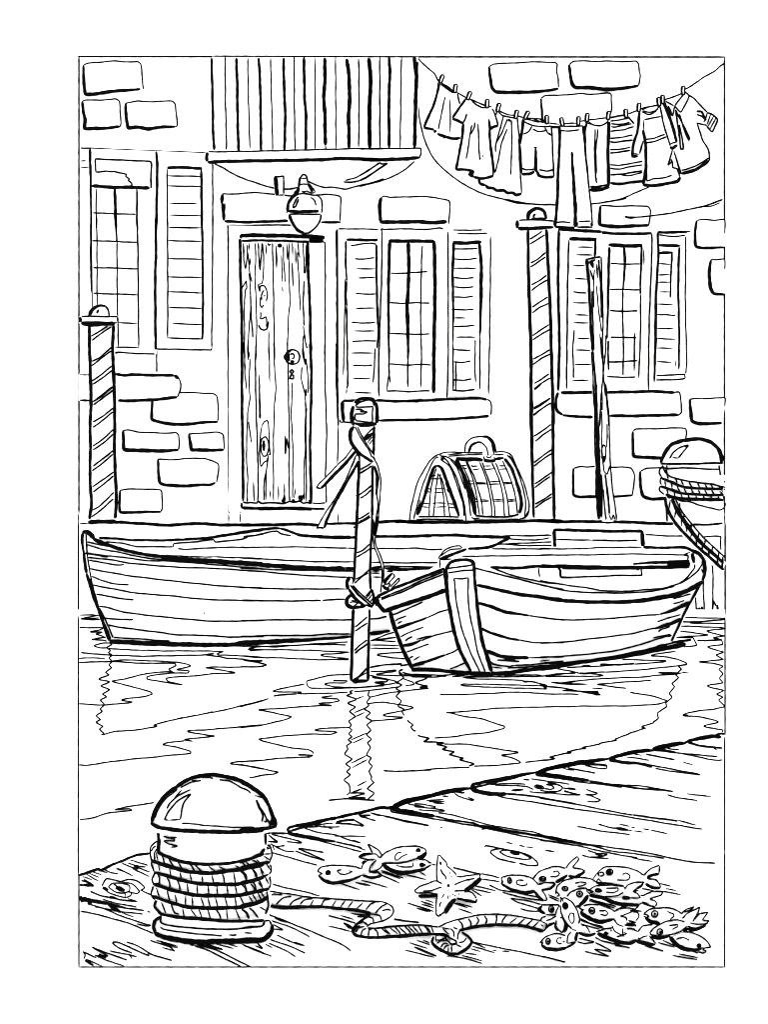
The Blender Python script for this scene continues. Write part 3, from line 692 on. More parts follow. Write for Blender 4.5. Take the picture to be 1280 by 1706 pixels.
# ---- balcony
bal = thing('balcony', P3(522, 268, WALL - .2), 'white balcony of upright boards on a thick slab above the plank door', 'balcony')
rail = Part(WOOD)
rail.box_px(353, 93, 697, 252, QUAY, .05)
rs = plane(QUAY)
rail.ink(rs, '''@0 1.9s 353,93.5 697,94.5
@B 4.2 52,70 60,400 65,640 72,725; 1.8 148,55 152,400 158,640 158,720; 3 155,700 157,722; 4.6 228,70 235,250 238,500 245,735; 1.6 310,70 315,350 325,715; 4.4 388,70 398,250 402,500 405,730; 1.6 473,70 480,400 488,730; 4.6 565,70 568,250 577,500 570,730; 1.8 640,60 642,400 647,730; 4.8 710,65 715,350 725,500 722,735; 1.6 788,70 790,725; 6 858,70 860,200 852,350 860,500 862,690; 1.6 862,690 865,720; 1.6 935,60 938,720; 6-6.5-5.5 1015,75 1030,200 1035,350 1028,500 1032,715; 2 1100,75 1102,400 1100,705; 6.2 1172,75 1185,220 1175,450 1178,715; 1.6 1250,60 1252,715
@C 6.2 62,70 75,220 68,450 70,710; 1.7 140,60 140,715; 5 207,65 212,200 205,400 208,710; 1.7 295,65 290,400 285,715; 6.2 385,60 400,200 395,400 388,710; 3-2.6-1.6 410,95 408,200 405,360''')
rail.build('railing', bal)
slab = Part(STONE)
slab.prism(pts('0', '345,252 701,247 701,262 697,267 520,268 346,272 343,262'), QUAY - .04, WALL - QUAY + .03)
slab.ink(plane(QUAY - .04), '''@B 1.9 30,738 250,735 500,730 800,722 1100,715 1280,715; @C 1.9 0,718 200,715 430,713 433,750 422,785; @B 5.6 25,812 200,805 500,800 800,795 1000,785 1280,795; @C 6 0,793 200,793 350,785 422,779; @B 6 25,742 18,770 20,808''')
slab.build('slab', bal)
br = Part(WOOD)
br.prism(pts('B', '1010,942 1080,920 1150,880 1250,818') + pts('C', '160,822 195,818 60,912') + pts('B', '1200,890 1110,940 1050,955 990,953'), WALL - .1, .08)
br.ink(plane(WALL - .1), '@B 1.7 1005,942 1080,920 1150,880 1250,818; 2.2 990,952 1050,955 1110,940 1200,890 1280,836; @C 1.9 140,812 148,822 165,825 198,818; 2.2 0,943 60,912 140,855 198,818; 1.7 0,908 60,870 138,815')
br.build('brace', bal)

# ---- lamp, its cable
lamp = thing('wall_lamp', P3(508, 389, 11.95), 'round hanging lamp with pointed lower shade above the plank door', 'lamp')
lb = Part(WOOD)
lb.lathe([(507.5, 322, 12), (507.5, 323, 18), (507.5, 330, 24.5), (507.5, 338, 28), (508, 347, 29.3), (508, 352, 29.5), (508, 353.5, 27)], 11.95)
LA = lb.cast(plane(11.95))  # the ink includes a drawn glint on the globe
lb.ink(LA, '''@G 5 628,168 590,190 562,235 555,290; 1.9 600,180 660,170 720,178 760,185 782,210 788,260 784,300; 5 560,285 650,291 765,285; 2.2 618,198 595,245 592,262 610,255 630,205; 2.2s 615,198 632,196; 2 710,195 735,215 747,250; 4.5 550,290 556,298''')
lb.build('globe', lamp)
lc = Part(GLASS)
lc.lathe([(508.5, 354, 27.3), (508.5, 357, 27.3), (508.5, 366, 25), (508.5, 376, 18.5), (508, 384, 10), (508, 389.5, 1.5)], 11.95)
LA = lc.cast(plane(11.95))
lc.ink(LA, '@G 1.8 570,306 680,309 780,308; 4.8 566,308 580,350 620,410 668,436; 2.2 660,436 700,430 740,400 770,360 782,310; 2.6 772,320 785,322')
lc.build('lamp_shade', lamp)
ln = Part(WOOD)
ln.lathe([(506, 290.5, 1.5), (506, 294, 5.5), (506, 304, 6.5), (506.5, 312, 9), (507, 322.5, 13.5)], 11.95)
LA = ln.cast(plane(11.95))
ln.ink(LA, '@G 2.4 635,100 640,65 660,42 680,50 688,75 690,100; 3.4 640,60 634,100 632,130; 1.7 645,70 685,68; 2.4 640,110 660,106 690,108; 6 632,130 622,155 600,172; 5 690,102 712,130 722,160; 1.7 725,130 742,160; 1.8 650,155 670,158 685,152 715,166 740,162')
ln.build('cap', lamp)
lk = Part(WOOD)
lk.box_px(458, 293, 473, 326, WALL - .1, .1)
lk.tube([P3(465, 314, WALL - .06), P3(480, 315, 12.0), P3(500, 313, 11.95)], .006)
LA = plane(WALL - .1)
lk.ink(LA, '@G 6.5 477,55 480,120 487,185; 2 470,55 500,57 530,54 530,110 530,175; 2 490,182 530,178; 1.5 490,80 492,150')
lk.ink(plane(11.935), '@0 2.2 472,315 485,314.5 497,312')
lk.build('bracket', lamp)

cable = Part(ROPE)
CA = plane(12.0)
cable.ink(CA, '@B 2.4 72,822 130,850 180,880 240,910 310,940 370,958 420,975 500,998; 2 735,945 790,970 855,992 900,990 960,995 1005,1003 1100,980 1200,955 1280,930; @C 1.8 -2,985 110,955 220,920 310,870 390,805')
o = cable.build('cable', label='thin dark cable sagging under the balcony slab to the round lamp', category='cable')

# ================================================================== WASHING LINES
def to_wall(d, x0=1165.0, x1=1207.0):
    return lambda px, py: d if px < x0 else d + (WALL - .01 - d) * min(1, (px - x0) / (x1 - x0))


line = Part(ROPE)
line.ink(to_wall(11.83), '''@C 2 410,72 470,130 530,185 562,238 620,270 660,305; 1.9 690,315 740,345 760,358; 1.9 780,362 850,392 900,412 940,420; @D 1.9 690,430 760,460 830,470 880,485; 1.9 900,490 980,490 1040,505; @E 1.9 0,435 35,452; 1.9 50,458 130,468; 1.9 155,465 210,460 240,462; 1.9 270,450 320,440 400,430 440,425; 1.9 470,420 570,403; 1.9 590,398 640,380 700,358 780,342 800,335; 2 830,305 890,285 950,262; 2 970,235 1030,200 1100,150 1165,115 1200,85 1230,62''')
line.build('clothesline', label='upper clothesline strung from the balcony corner across to the right wall edge, hung with laundry', category='clothesline')
slack = Part(ROPE)
slack.ink(lambda px, py: 11.83 if px < 720 else 11.93, '''@C 1.9 410,360 415,430 430,540 460,650 520,780 640,900 760,980 860,1030 1000,1070 1130,1103 1280,1112; @I 1.9 0,5 100,25 200,37 300,38; 1.8 490,32 560,25 640,12 690,0; @E 1.8 345,997 420,990 540,965 650,920 735,882''')
slack.build('slack_cord', label='slack empty cord looping down from the balcony corner below the laundry', category='cord')
short = Part(ROPE)
short.ink(plane(12.03), '@E 3-4.5-2 565,1082 600,1090 650,1087; 2-2.4-3 640,1088 800,1072 950,1045 1100,1012 1160,993 1220,968; 1.5 1090,1018 1150,1012 1205,990')
short.build('short_cord', label='short dark cord end curving over the stone block above the right-hand window', category='cord')


def garment(name, label, cat, poly, d, ink, mat=CLOTH):
    p = Part(mat)
    p.puff(poly, plane(d), .018, .014, 9, 6)
    p.ink(p.cast(plane(d)), ink)
    return p.build(name, label=label, category=cat, group='laundry on the clothesline')


garment('skirt', 'flared skirt with wavy hem, first garment at the balcony end of the line', 'skirt',
        pts('D', '240,205 300,258 378,290 388,340 396,400 410,500 412,640 345,645 290,634 245,617 210,600 200,575 120,560 190,400 225,290'), 11.86, '''
@D 4.6-3.6-4.2-4 240,205 225,290 190,400 120,560; 4.2 120,562 160,568 200,575; 7 200,580 212,598; 4.2-5-4 225,605 245,617 290,632 345,645 400,638; 6 262,625 295,634; 1.9 378,300 386,345 396,382; 2 250,228 300,266 340,292 378,290; 1.8 255,218 300,252 345,280; 1.7 285,325 260,430 232,575; 1.7 322,345 322,595''')
garment('tee_shirt', 'short-sleeved T-shirt with a wide neck and ragged hem, beside the skirt', 'T-shirt',
        pts('D', '445,337 520,388 580,408 640,412 665,460 688,548 638,563 625,610 627,640 640,770 660,890 648,932 620,940 560,948 500,935 465,915 505,895 440,882 365,880 390,760 410,650 418,530 340,490 390,410'), 11.79, '''
@D 2 475,345 520,385 565,407 600,405; 1.8 480,345 540,372 600,400; 3.8 442,340 390,410 340,488; 4.6 338,490 380,508 422,532; 4.6-4-3.8-4.4 422,530 410,650 390,760 364,882; 4.4 364,880 440,882 500,892; 5.5 505,892 468,915 500,935; 4.4 500,935 560,948 620,938 650,930; 4-4.5-3.6 655,905 640,770 624,640 622,570; 5-3.6 625,590 618,495; 2 640,414 655,435 668,475 688,545; 4.6 688,548 650,556 625,578; 2.8 448,455 435,500 420,525; 1.9 487,540 470,640 445,800; 1.9 512,520 505,560 480,610; 3.6 511,545 509,556; 1.9 535,530 540,680 548,805 555,790; 1.8 563,780 578,773; 2.4 652,880 650,920 640,935''')
garment('dress', 'long dress with gathered folds and a frilled wavy hem, hanging behind the T-shirt', 'dress',
        pts('D', '672,425 730,468 835,492 848,640 856,900 866,1062 825,1075 760,1060 680,1040 610,1020 590,1000 550,985 540,950 600,700 650,560'), 11.85, '''
@D 1.9 835,485 842,560 850,640; 5.5-4-3.6 880,490 868,590 850,690; 4.4 850,640 856,780 862,900; 2 858,900 866,1062; 4.8 540,950 550,985 590,1000; 4.8 590,998 612,1020 650,1022 680,1040 730,1038 760,1060 800,1058 825,1075 866,1062; 1.9 690,440 725,468 780,482 828,490; 1.8 665,470 680,435; 1.8 728,470 700,580 668,700 668,748; 1.8 760,495 715,600 672,680; 1.8 755,570 715,680 690,800 668,898; 5 762,500 786,512; 1.8 790,505 792,700 783,920; 3 670,885 660,905''')
garment('shorts', 'pair of shorts with curved pockets and turned-up hems, between the dress and long trousers', 'shorts',
        pts('D', '885,490 950,505 1040,525 1095,548 1105,750 1113,938 1050,938 1000,930 985,895 965,890 955,910 915,915 866,915 852,700 868,600'), 11.80, '''
@D 4.4-4-3.6 885,490 868,600 852,690; 4.2 852,690 858,800 864,910; 1.9 890,490 950,490 1000,510 1040,525; 1.9 900,495 950,505 1000,520; 1.9 885,515 950,545 1040,552 1095,548; 2 1095,548 1105,750 1113,935; 2 865,868 900,882 962,876; 5 866,915 930,912 965,895; 2.2 1000,882 1060,892 1110,880; 2.6 958,710 985,712; 4-5-6 973,715 975,880 985,900; 4.6 985,895 1000,928 1050,938 1113,935; 1.8 878,612 920,590 945,550; 2 950,570 990,590 1040,585 1050,575; 2 1043,560 1065,600 1095,618; 1.7 1090,615 1070,600''')
garment('trousers', 'long flared trousers hanging lowest of the laundry, in front of the striped post cap', 'trousers',
        pts('E', '128,478 290,478 300,600 315,760 330,900 345,1050 353,1155 250,1156 240,1120 232,1155 98,1153 115,1000 120,780 130,600'), 11.75, '''
@E 4.8-4.2-5-4.5 130,482 132,600 122,780 115,1000 100,1150; 1.9 125,480 200,482 290,478; 1.9 138,510 200,512 265,505; 4-3.4-3-1.9 290,482 300,600 315,760 330,900; 1.9 330,900 345,1050 352,1130; 3.6-5-6-5.5 213,650 222,800 235,1000 238,1155; 1.9 110,1122 150,1118 205,1124; 1.8 258,1118 300,1114 340,1115; 3.4 98,1152 150,1154 232,1157; 3.4 250,1155 350,1155; 5 345,1122 350,1150; 2.6 250,1120 247,1152; 2 125,482 140,478''')
garment('pillowcase', 'plain pillowcase with a scooped open top, beside the long trousers', 'pillowcase',
        pts('E', '302,455 350,470 400,478 440,460 465,432 458,640 465,880 410,910 330,906 322,800 305,600'), 11.81, '''
@E 1.9 320,445 350,470 400,478 440,460 458,440; 4-3 312,462 300,520 303,600; 6-5-6 462,450 455,640 460,880; 2.6 335,885 400,880 462,868; 5 332,905 370,910 410,905 465,882; 2.2 345,890 420,895 452,880; 3.4 340,895 385,897; 1.8 370,500 365,640 370,800 380,862; 1.8 388,498 375,640 377,800; 3 372,800 380,862; 1.8 345,470 300,455''')
garment('striped_towel', 'striped towel with pairs of horizontal stripes, partly behind a long-sleeved shirt', 'towel',
        pts('E', '468,420 580,402 632,465 690,560 705,720 695,850 600,857 530,866 464,862'), 11.87, '''
@E 1.9 470,424 540,412 585,405; 1.8 470,447 540,437 600,425; 1.8 475,465 540,468 600,455; 1.8 475,485 500,487 540,478 612,465; 1.8 470,515 560,505 600,490 628,483; 1.8 468,562 540,555 620,540; 2.6 468,583 500,590 550,582 620,572; 1.8 468,637 540,635 605,620; 2.2 468,660 540,652 605,642; 1.8 468,738 530,742 600,730 685,715; 1.8 468,760 530,767 600,752 685,738; 2.2 470,806 540,800 620,788 685,780; 1.7 540,805 590,812 640,800 685,788; 4.4 470,860 530,866 600,857 692,848; 2 588,415 610,440 630,465''')
garment('shirt', 'long-sleeved shirt with two stripes across the chest and a torn side hem', 'shirt',
        pts('E', '665,380 730,352 790,338 826,308 852,360 880,440 918,600 900,632 890,650 915,740 938,822 918,852 840,866 760,878 685,872 708,750 702,620 690,590 665,660 655,682 610,686 625,600 648,520'), 11.79, '''
@E 5-4-5 665,385 650,520 625,600 614,680; 3 690,580 665,665; 5.5 610,685 655,680; 1.8 620,662 662,668; 1.8 695,440 690,510; 4.4-5-5-6 690,505 705,610 708,750 690,870; 5.2 686,874 760,877 840,865 918,850 938,820; 2 712,780 715,845 760,830 830,825 882,808; 2 698,437 740,430 808,415; 1.9 680,372 730,352 800,338; 1.9 680,382 720,402 745,400 770,382 800,345; 1.8 690,378 735,388 790,370; 1.8 750,378 780,388; 1.9 703,568 760,562 835,535; 2 703,592 760,585 845,550; 2.2 802,350 830,480 870,612; 6-5-4.5 822,312 870,430 915,590; 5 868,618 885,630 918,605; 2 870,602 890,592 908,590; 2.4 885,640 855,740 885,715 888,755 915,765 935,820; 3 878,700 884,720''')
garment('blouse', 'collared blouse with neck tie and banded cuff, last garment at the right', 'blouse',
        pts('E', '832,306 880,335 925,300 960,252 990,272 1030,297 1070,340 1120,388 1160,405 1188,440 1150,520 1105,470 1050,462 1070,520 1090,580 1128,640 1135,715 1040,770 945,806 915,720 888,640 905,590 860,440'), 11.84, '''
@E 2 900,345 935,300 965,260; 2 962,248 995,278 975,330 940,387 900,345; 1.9 832,308 895,347; 2 845,345 885,412 900,350; 3.5-5 858,345 880,410; 2 990,272 1030,295 1070,340 1118,390; 2.6 1118,390 1160,408 1188,440 1150,518 1112,480; 2.4 1118,392 1105,440; 1.8 1140,402 1115,470; 1.8 1160,415 1120,485; 2 1175,425 1137,500; 3.6 1045,380 1080,385 1100,425; 2.4 1045,403 1080,415 1105,440 1092,455; 4 1085,415 1112,440; 2 1045,460 1080,470 1115,475; 2 1050,465 1070,520 1090,580 1125,640 1135,712; 2 945,775 980,768 1040,745 1130,692; 5.4 945,800 1040,770 1130,712; 3-4 888,640 915,720 942,800; 2.6 905,370 925,500 940,632 957,632 950,560 930,470; 2.2 905,370 960,480 1000,560 995,578 970,520 930,400; 2.5 1128,688 1137,700; 3 990,560 997,578''')

# pegs: one wooden peg, then copies
PEGS = [('D', 257, 190, 18), ('D', 362, 262, 5), ('D', 466, 318, 18), ('D', 605, 378, 0), ('D', 690, 408, 12), ('D', 827, 460, 8),
        ('D', 905, 466, 24), ('E', 47, 437, -4), ('E', 148, 453, -14), ('E', 258, 446, 0), ('E', 316, 424, 4), ('E', 458, 410, 6),
        ('E', 575, 396, -6), ('E', 662, 356, 2), ('E', 795, 318, -8), ('E', 820, 303, -4), ('E', 957, 243, 0)]
WHERE = ['leaning peg at the balcony end, on the left corner of the skirt', 'peg on the right corner of the skirt waist',
         'peg on the left shoulder of the short-sleeved T-shirt', 'peg on the right shoulder of the short-sleeved T-shirt',
         'peg on the left corner of the long dress', 'peg on the right corner of the long dress', 'peg leaning over the left corner of the shorts',
         'peg on the right corner of the shorts', 'peg on the left corner of the long trousers waist', 'peg on the right corner of the long trousers waist',
         'peg on the left corner of the pillowcase', 'peg where the pillowcase meets the striped towel', 'dark peg on the right corner of the striped towel',
         'peg on the left shoulder of the long-sleeved shirt', 'pale peg on the right shoulder of the long-sleeved shirt',
         'dark peg on the collar point nearest the long-sleeved shirt, holding the blouse', 'dark peg on the blouse collar at the right end of the line']
peg0 = None
for (t, a, b, tilt), w in zip(PEGS, WHERE):
    x, y = tp(t, '%d,%d' % (a, b))
    if peg0 is None:
        p = Part(WOOD)
        poly = [(x - 3.2, y - 7), (x + 3, y - 7), (x + 2.4, y + 8), (x - 2.4, y + 8)]
        p.prism(poly, 11.735, .03)
        ps = plane(11.735)
        p.line([(x - 2.6, y - 7), (x - 2.8, y), (x - 2, y + 8)], ps, 3.6)
        p.line([(x - 3, y - 7), (x + 3, y - 7)], ps, 2.2)
        p.line([(x + 2.8, y - 7), (x + 2.6, y), (x + 2, y + 8)], ps, 1.9)
        p.line([(x - 2, y + 7), (x + 2, y + 7)], ps, 3)
        peg0 = p.build('clothes_peg')
        o, z0 = peg0, P3(x, y, 11.735) - peg0.location
    else:
        o = peg0.copy(); col.objects.link(o)
        o.name = 'clothes_peg'
    R = math.radians(tilt)
    c = P3(x, y, 11.735)
    o.rotation_euler = (0, R, 0)
    off = z0.copy(); off.rotate(o.rotation_euler)
    o.location = c - off
    o['label'] = w; o['category'] = 'clothes peg'; o['group'] = 'pegs on the clothesline'

# ================================================================== POSTS AND POLE ON THE QUAY
def dome(cx, y0, y1, hw, n=6):
    out = []
    for i in range(n + 1):
        a = math.pi / 2 * i / n
        out.append((cx, y1 - (y1 - y0) * math.cos(a), max(hw * math.sin(a), .4)))
    return out


PD = 11.87
post = thing('mooring_post', P3(170, 868, PD), 'shorter striped mooring post at the left edge, flat cap with a small dome', 'post', 'striped mooring posts')
p = Part(WOOD, floor=QTOP)
p.lathe([(169, 538, 19), (169.5, 600, 19.5), (171, 700, 20.5), (170.5, 800, 21.5), (170.5, 864, 22)], PD, .8)
ps = p.cast(plane(PD))
p.ink(ps, '''@F 5 112,730 115,900 120,1060 126,1280; @J 5.4-5-4.6-5 120,100 125,300 118,400 120,600 117,780 127,950 114,1062; @F 5 275,725 270,900 276,1060 285,1280; @J 5 272,0 280,150 284,400 282,600 290,800 295,950 285,1055; 6 108,1078 200,1074 292,1076
@F 125,800 180,770 235,733; 130,828 180,792 262,735; 130,968 180,945 262,872; 128,998 190,950 262,898; 130,1098 190,1060 262,998; 135,1123 200,1078 268,1028; 135,1238 200,1190 270,1135; 140,1258 200,1215 272,1160
@J 138,275 200,238 272,178; 145,298 200,255 275,200; 135,415 200,375 272,320; 135,450 210,395 272,345; 135,575 200,530 272,462; 135,600 205,555 275,490; 2.2 138,708 200,660 272,602; 132,738 210,680 272,628; 135,845 200,800 275,745; 138,878 200,835 275,770; 135,1000 180,975 278,880; 130,1045 200,990 275,925''', 1.9)
p.build('shaft', post)
p = Part(WOOD, floor=QTOP)
p.lathe([(164.5, 527, 32.5), (164.5, 538, 32.5), (164.5, 541, 27)], PD, .62)
ps = p.cast(plane(PD))
p.ink(ps, '@F 2 60,668 180,669 303,670; 6 52,672 52,708; 2.6 303,670 305,712; 6.5 58,714 110,724 200,720 285,716; 1.7 60,706 180,706 300,712')
p.build('cap', post)
p = Part(WOOD, floor=QTOP)
p.lathe(dome(164.5, 508, 527, 17), PD, .9)
ps = p.cast(plane(PD))
p.ink(ps, '@F 6-5.5-3-2 112,664 128,630 155,605 185,595 222,602 240,628 247,668; 5-3 165,648 168,635 178,622; 2 110,668 247,669')  # short inner stroke is a drawn glint
p.build('dome', post)

post = thing('mooring_post', P3(904, 868, PD), 'tall striped mooring post beside the long trousers, flat cap with a small dome', 'post', 'striped mooring posts')
p = Part(WOOD, floor=QTOP)
p.lathe([(896, 380, 16.5), (898, 450, 17), (901, 540, 18), (903, 640, 18.5), (905, 740, 18.5), (906.5, 800, 18.5), (907, 866, 18)], PD, .8)
ps = p.cast(plane(PD))
p.ink(ps, '''@I 4.2-5.5-5.4-5 135,175 137,400 145,650 152,900 152,1280; @L 6-5.5-4.5-3.5 983,100 982,200 990,600 999,890; @I 5 240,175 250,400 262,650 268,900 280,1280; @L 5 1120,130 1128,200 1130,600 1138,900
@I 145,230 180,210 215,187; 145,260 190,232 230,205; 150,365 190,342 235,305; 148,388 190,360 235,330; 155,488 200,462 240,432; 155,520 200,485 245,458; 158,612 200,585 248,555; 160,645 200,615 252,590; 160,772 200,745 255,710; 162,797 210,765 260,735; 165,905 210,880 258,850; 163,935 210,900 262,875; 170,1040 210,1018 255,985; 168,1072 210,1040 262,1010; 165,1185 210,1160 262,1125; 165,1220 210,1185 265,1150
@L 1005,40 1050,0; 998,160 1050,128 1110,92; 995,205 1050,165 1115,125; 998,348 1060,310 1115,268; 1008,382 1060,340 1118,300; 1000,522 1060,478 1120,435; 1000,548 1060,500 1120,462; 1005,665 1060,630 1122,585; 1005,690 1060,650 1110,615; 1008,800 1060,770 1122,730; 1008,825 1060,785 1122,752''', 1.9)
p.build('shaft', post)
p = Part(WOOD, floor=QTOP)
p.lathe([(893, 366, 31), (893, 378, 31), (893, 381, 26)], PD, .5)
ps = p.cast(plane(PD))
p.ink(ps, '@I 2.4 85,125 180,121 282,130; 6.5 75,125 75,170; 6-6-4.5 78,172 180,169 280,163; 3 283,130 285,160')
p.build('cap', post)
p = Part(WOOD, floor=QTOP)
p.lathe(dome(895, 347.5, 366, 16), PD, .9)
ps = p.cast(plane(PD))
p.ink(ps, '@I 6-6-5-4 133,122 140,85 182,58 225,72 240,118; 3.6 155,114 240,114; 4.5-3 165,108 170,95 180,88; 2 165,110 178,112')  # inner strokes at the left draw a glint
p.build('dome', post)

pole = Part(WOOD, floor=QTOP)
pole.fine = .3
pole.lathe([(989, 430, 12.5, 11.84), (993, 520, 11.5, 11.82), (998, 640, 11, 11.8), (1004, 760, 13, 11.8), (1012, 866, 15.5, 11.84)], 11.83, .8, 20)
ps = pole.cast(plane(11.83))
pole.ink(ps, '''@I 3.4 458,345 500,336 545,330; 6-5-4.6-5 464,345 475,450 483,600 490,750 500,860; 3-4.5 500,860 512,1000 520,1150 522,1280; 9-5 490,350 502,392; 5 470,365 515,345; 2.4-2-1.8-2 548,330 550,450 558,650 555,800 560,1000 575,1100 590,1280; 510,400 503,500 507,615; 520,490 530,600 548,750; 3.4 533,345 545,500 550,672; 545,780 560,990 570,1110; 540,760 550,900; 2.4 575,770 568,900 558,980; 492,860 500,1000 512,1200; 3 485,400 505,470; 3 520,370 528,450; 1.8 560,980 545,1130 540,1280; 4 550,1150 553,1190; 2 495,520 497,600 505,800; 1.5 500,740 508,850
@M 352,0 365,200 365,400 380,600; 4-5-8-9-6 376,0 376,200 386,400 388,620 393,900; 8 385,600 385,780; 6 392,540 395,600; 410,120 395,260 398,380; 413,0 418,160; 2 440,0 460,200 468,450 480,650 515,905; 1.8 415,180 415,450 430,580 450,600 468,545; 2 415,500 413,440 425,405 440,420 440,480 430,520 415,500; 7 431,478 429,512; 448,265 450,350 448,420; 3-4-3 435,600 450,700 465,865; 410,600 418,700 410,890; 425,700 430,800 445,900; 480,905 490,870 505,905; 4 402,600 406,700 412,885; 460,865 475,905; 2 430,800 440,905''')
pole.build('leaning_pole', label='weathered rough wooden pole leaning against the wall in front of the right-hand window', category='pole')

# ---- lobster trap
TD = 11.815
trap = thing('lobster_trap', P3(780, 868, TD + .1), 'arched lobster trap of slats with a carrying loop, on the quay by the door window', 'lobster trap')
p = Part(WOOD, floor=QTOP)
p.fine = .45
sh = pts('L', '170,908 185,800 230,640 300,520 370,465 430,452 540,458 750,452 800,450 850,475 890,560 940,680 968,800 960,870 920,908')
p.prism(sh, TD, .2)
TS = plane(TD)
p.ink(TS, '''@L 2.2 170,910 185,800 230,640 300,520 340,480 370,465; 2 365,468 400,455 430,452 540,456 660,456; 2 740,452 800,450 850,475 890,560 940,680 968,800 960,870 940,890 920,898
1.9 200,900 205,870 225,790 270,640 330,510 355,485 362,492; 1.7 215,865 245,770; 2.2 370,470 430,520 490,640 530,780 550,910; 2 375,500 440,550 490,680 525,790 535,880; 2.4 378,488 400,505; 2 225,905 300,900 420,903 530,905; 1.7 215,898 240,905; 2 460,912 530,905
1.9 430,480 540,472 660,466; 1.9 425,470 520,462; 1.9 720,468 800,470; 2 385,478 420,485 470,515 520,600 560,740 580,880; 1.8 440,500 490,560 540,700; 2 820,470 850,500 890,580 925,680 945,790 940,885; 1.7 840,475 900,580; 1.9 585,885 600,897 640,893; 1.9 600,905 750,905 900,900; 2.4 900,900 940,885 965,845''')
p.build('frame', trap)
p = Part(WOOD, floor=QTOP)
p.fine = .45
p.prism(pts('L', '222,875 260,780 300,650 330,560 355,538 385,560 430,680 470,790 508,882'), TD - .012, .012)
TS = plane(TD - .012)
p.ink(TS, '''@L 6.5-5-6-5 222,872 260,780 300,650 330,560 355,540; 5-6-6.5-5 355,540 385,560 430,680 470,790 502,880; 2.2 230,885 350,881 500,886; 350,560 325,640 310,720 300,880; 362,590 345,720 330,880; 372,600 395,740 405,880; 382,620 420,760 440,880; 2.2 315,612 345,608; 2.2 310,632 380,630; 1.9 365,606 385,605; 290,695 320,700; 338,697 400,697; 285,720 310,718; 335,722 400,722; 2.2 255,795 300,797; 325,795 345,795; 250,818 300,820; 330,818 345,822; 2 345,792 415,793; 2 350,820 415,817; 2.2 430,795 470,800; 2.2 430,820 480,824; 5 410,660 440,700; 3 420,700 435,725''', 1.9)
p.build('end_panel', trap)
p = Part(WOOD, floor=QTOP)
p.fine = .45
p.prism(pts('L', '478,495 600,500 800,492 855,560 900,700 916,800 905,868 750,885 610,877 580,740 530,600'), TD - .012, .012)
p.ink(TS, '''@L 6-7-6 480,500 530,600 580,740 610,872; 7 480,495 560,503 600,500 660,505; 5.5 735,500 800,492; 6-5-6-5.5 805,495 850,560 900,700 917,800 905,862; 3.5 610,875 680,882 750,885 830,882 900,868
2 545,515 590,620 620,760 637,870; 2 555,515 610,640 650,780 660,870; 1.9 525,545 560,620 600,740 615,850; 2 640,520 690,660 715,800 720,880; 2 655,520 705,660 735,800 740,880; 2 720,525 770,640 795,760 805,880; 2 745,525 790,640 825,770 835,880; 2 790,510 840,620 880,760 890,865
2.2 515,540 550,545; 2.2 525,557 555,565; 2.2 580,540 590,548 625,545; 2 590,570 640,565; 2 670,545 715,545; 2 670,570 740,563; 2.4 765,545 810,545; 2 770,567 825,563; 565,642 600,650; 570,662 605,665; 2.2 610,655 680,657; 2 610,664 690,665; 2.2 700,652 770,648; 2 700,668 775,666; 2 790,655 850,657; 2 795,665 858,662; 2.4 600,762 622,768; 605,785 630,782; 2 640,770 700,773; 640,782 700,783; 2 730,770 800,765; 730,782 800,778; 820,770 880,766; 2.2 820,783 882,778''')
p.build('side_panel', trap)
p = Part(WOOD, floor=QTOP)
p.fine = .45
arc = pts('L', '552,460 560,410 590,378 635,366 690,378 715,415 722,478')
p.tube([P3(x, y, TD + .03) for x, y in smooth(arc, False, 3)], .018)
p.prism(pts('L', '668,478 740,474 735,508 680,508'), TD - .03, .03)
TS = p.cast(plane(TD + .02))
p.ink(TS, '@L 2 538,455 545,400 580,362 630,350 660,350; 2-6-6.5-6 650,350 690,352 725,385 745,470; 4.6-4-3 566,455 585,408 630,385 660,395; 2.2 655,390 685,425 695,478; 2 680,500 665,495 670,478; 1.8 685,478 690,490 712,488 720,472; 6 665,508 700,512 745,508; 1.8 735,485 740,500; 4-3 722,400 735,470')
p.build('handle', trap)

# ---- far bollard and its rope
BD = 11.91
bol = thing('bollard', P3(1155, 870, BD), 'round-topped bollard on the quay at the right edge, far across the water', 'bollard', 'round-topped bollards')
p = Part(STONE, floor=QTOP)
p.lathe([(1157, 774, 45), (1157, 800, 45.5), (1157, 850, 46), (1157, 866, 46)], BD, .4)
ps = p.cast(plane(BD))
p.ink(ps, '@M 2 845,540 850,565 950,558 1100,565 1195,568; 2 1195,535 1205,600 1205,670; 2.6 838,770 845,850 850,915; 1.8 915,765 950,780 1000,785 1060,805 1100,815 1200,840 1232,820 1238,790')
p.build('shaft', bol)
p = Part(STONE, floor=QTOP)
p.lathe(dome(1154.5, 731, 772, 52) + [(1154.5, 773, 50)], BD, .4)
ps = p.cast(plane(BD))
p.ink(ps, '@M 4.5-6-6-6 805,525 830,465 880,402 965,370; 6-6-6-7 940,375 1060,365 1140,385 1190,430 1210,480 1213,525; 3.4 805,530 950,532 1100,528 1225,525; 2 865,495 890,455 930,425 990,408 925,492; 2 885,488 925,493; 3 970,420 990,408')  # the inner outline is a glint drawn in ink
p.build('dome', bol)
p = Part(ROPE)
prof = []
for j in range(3):
    y0 = 790 + j * 12.5
    for i in range(7):
        a = math.pi * i / 6
        prof.append((1157, y0 + 12 * i / 6, 48 + 7 * math.sin(a)))
p.lathe(prof, BD, .42)
ps = p.cast(plane(11.72))
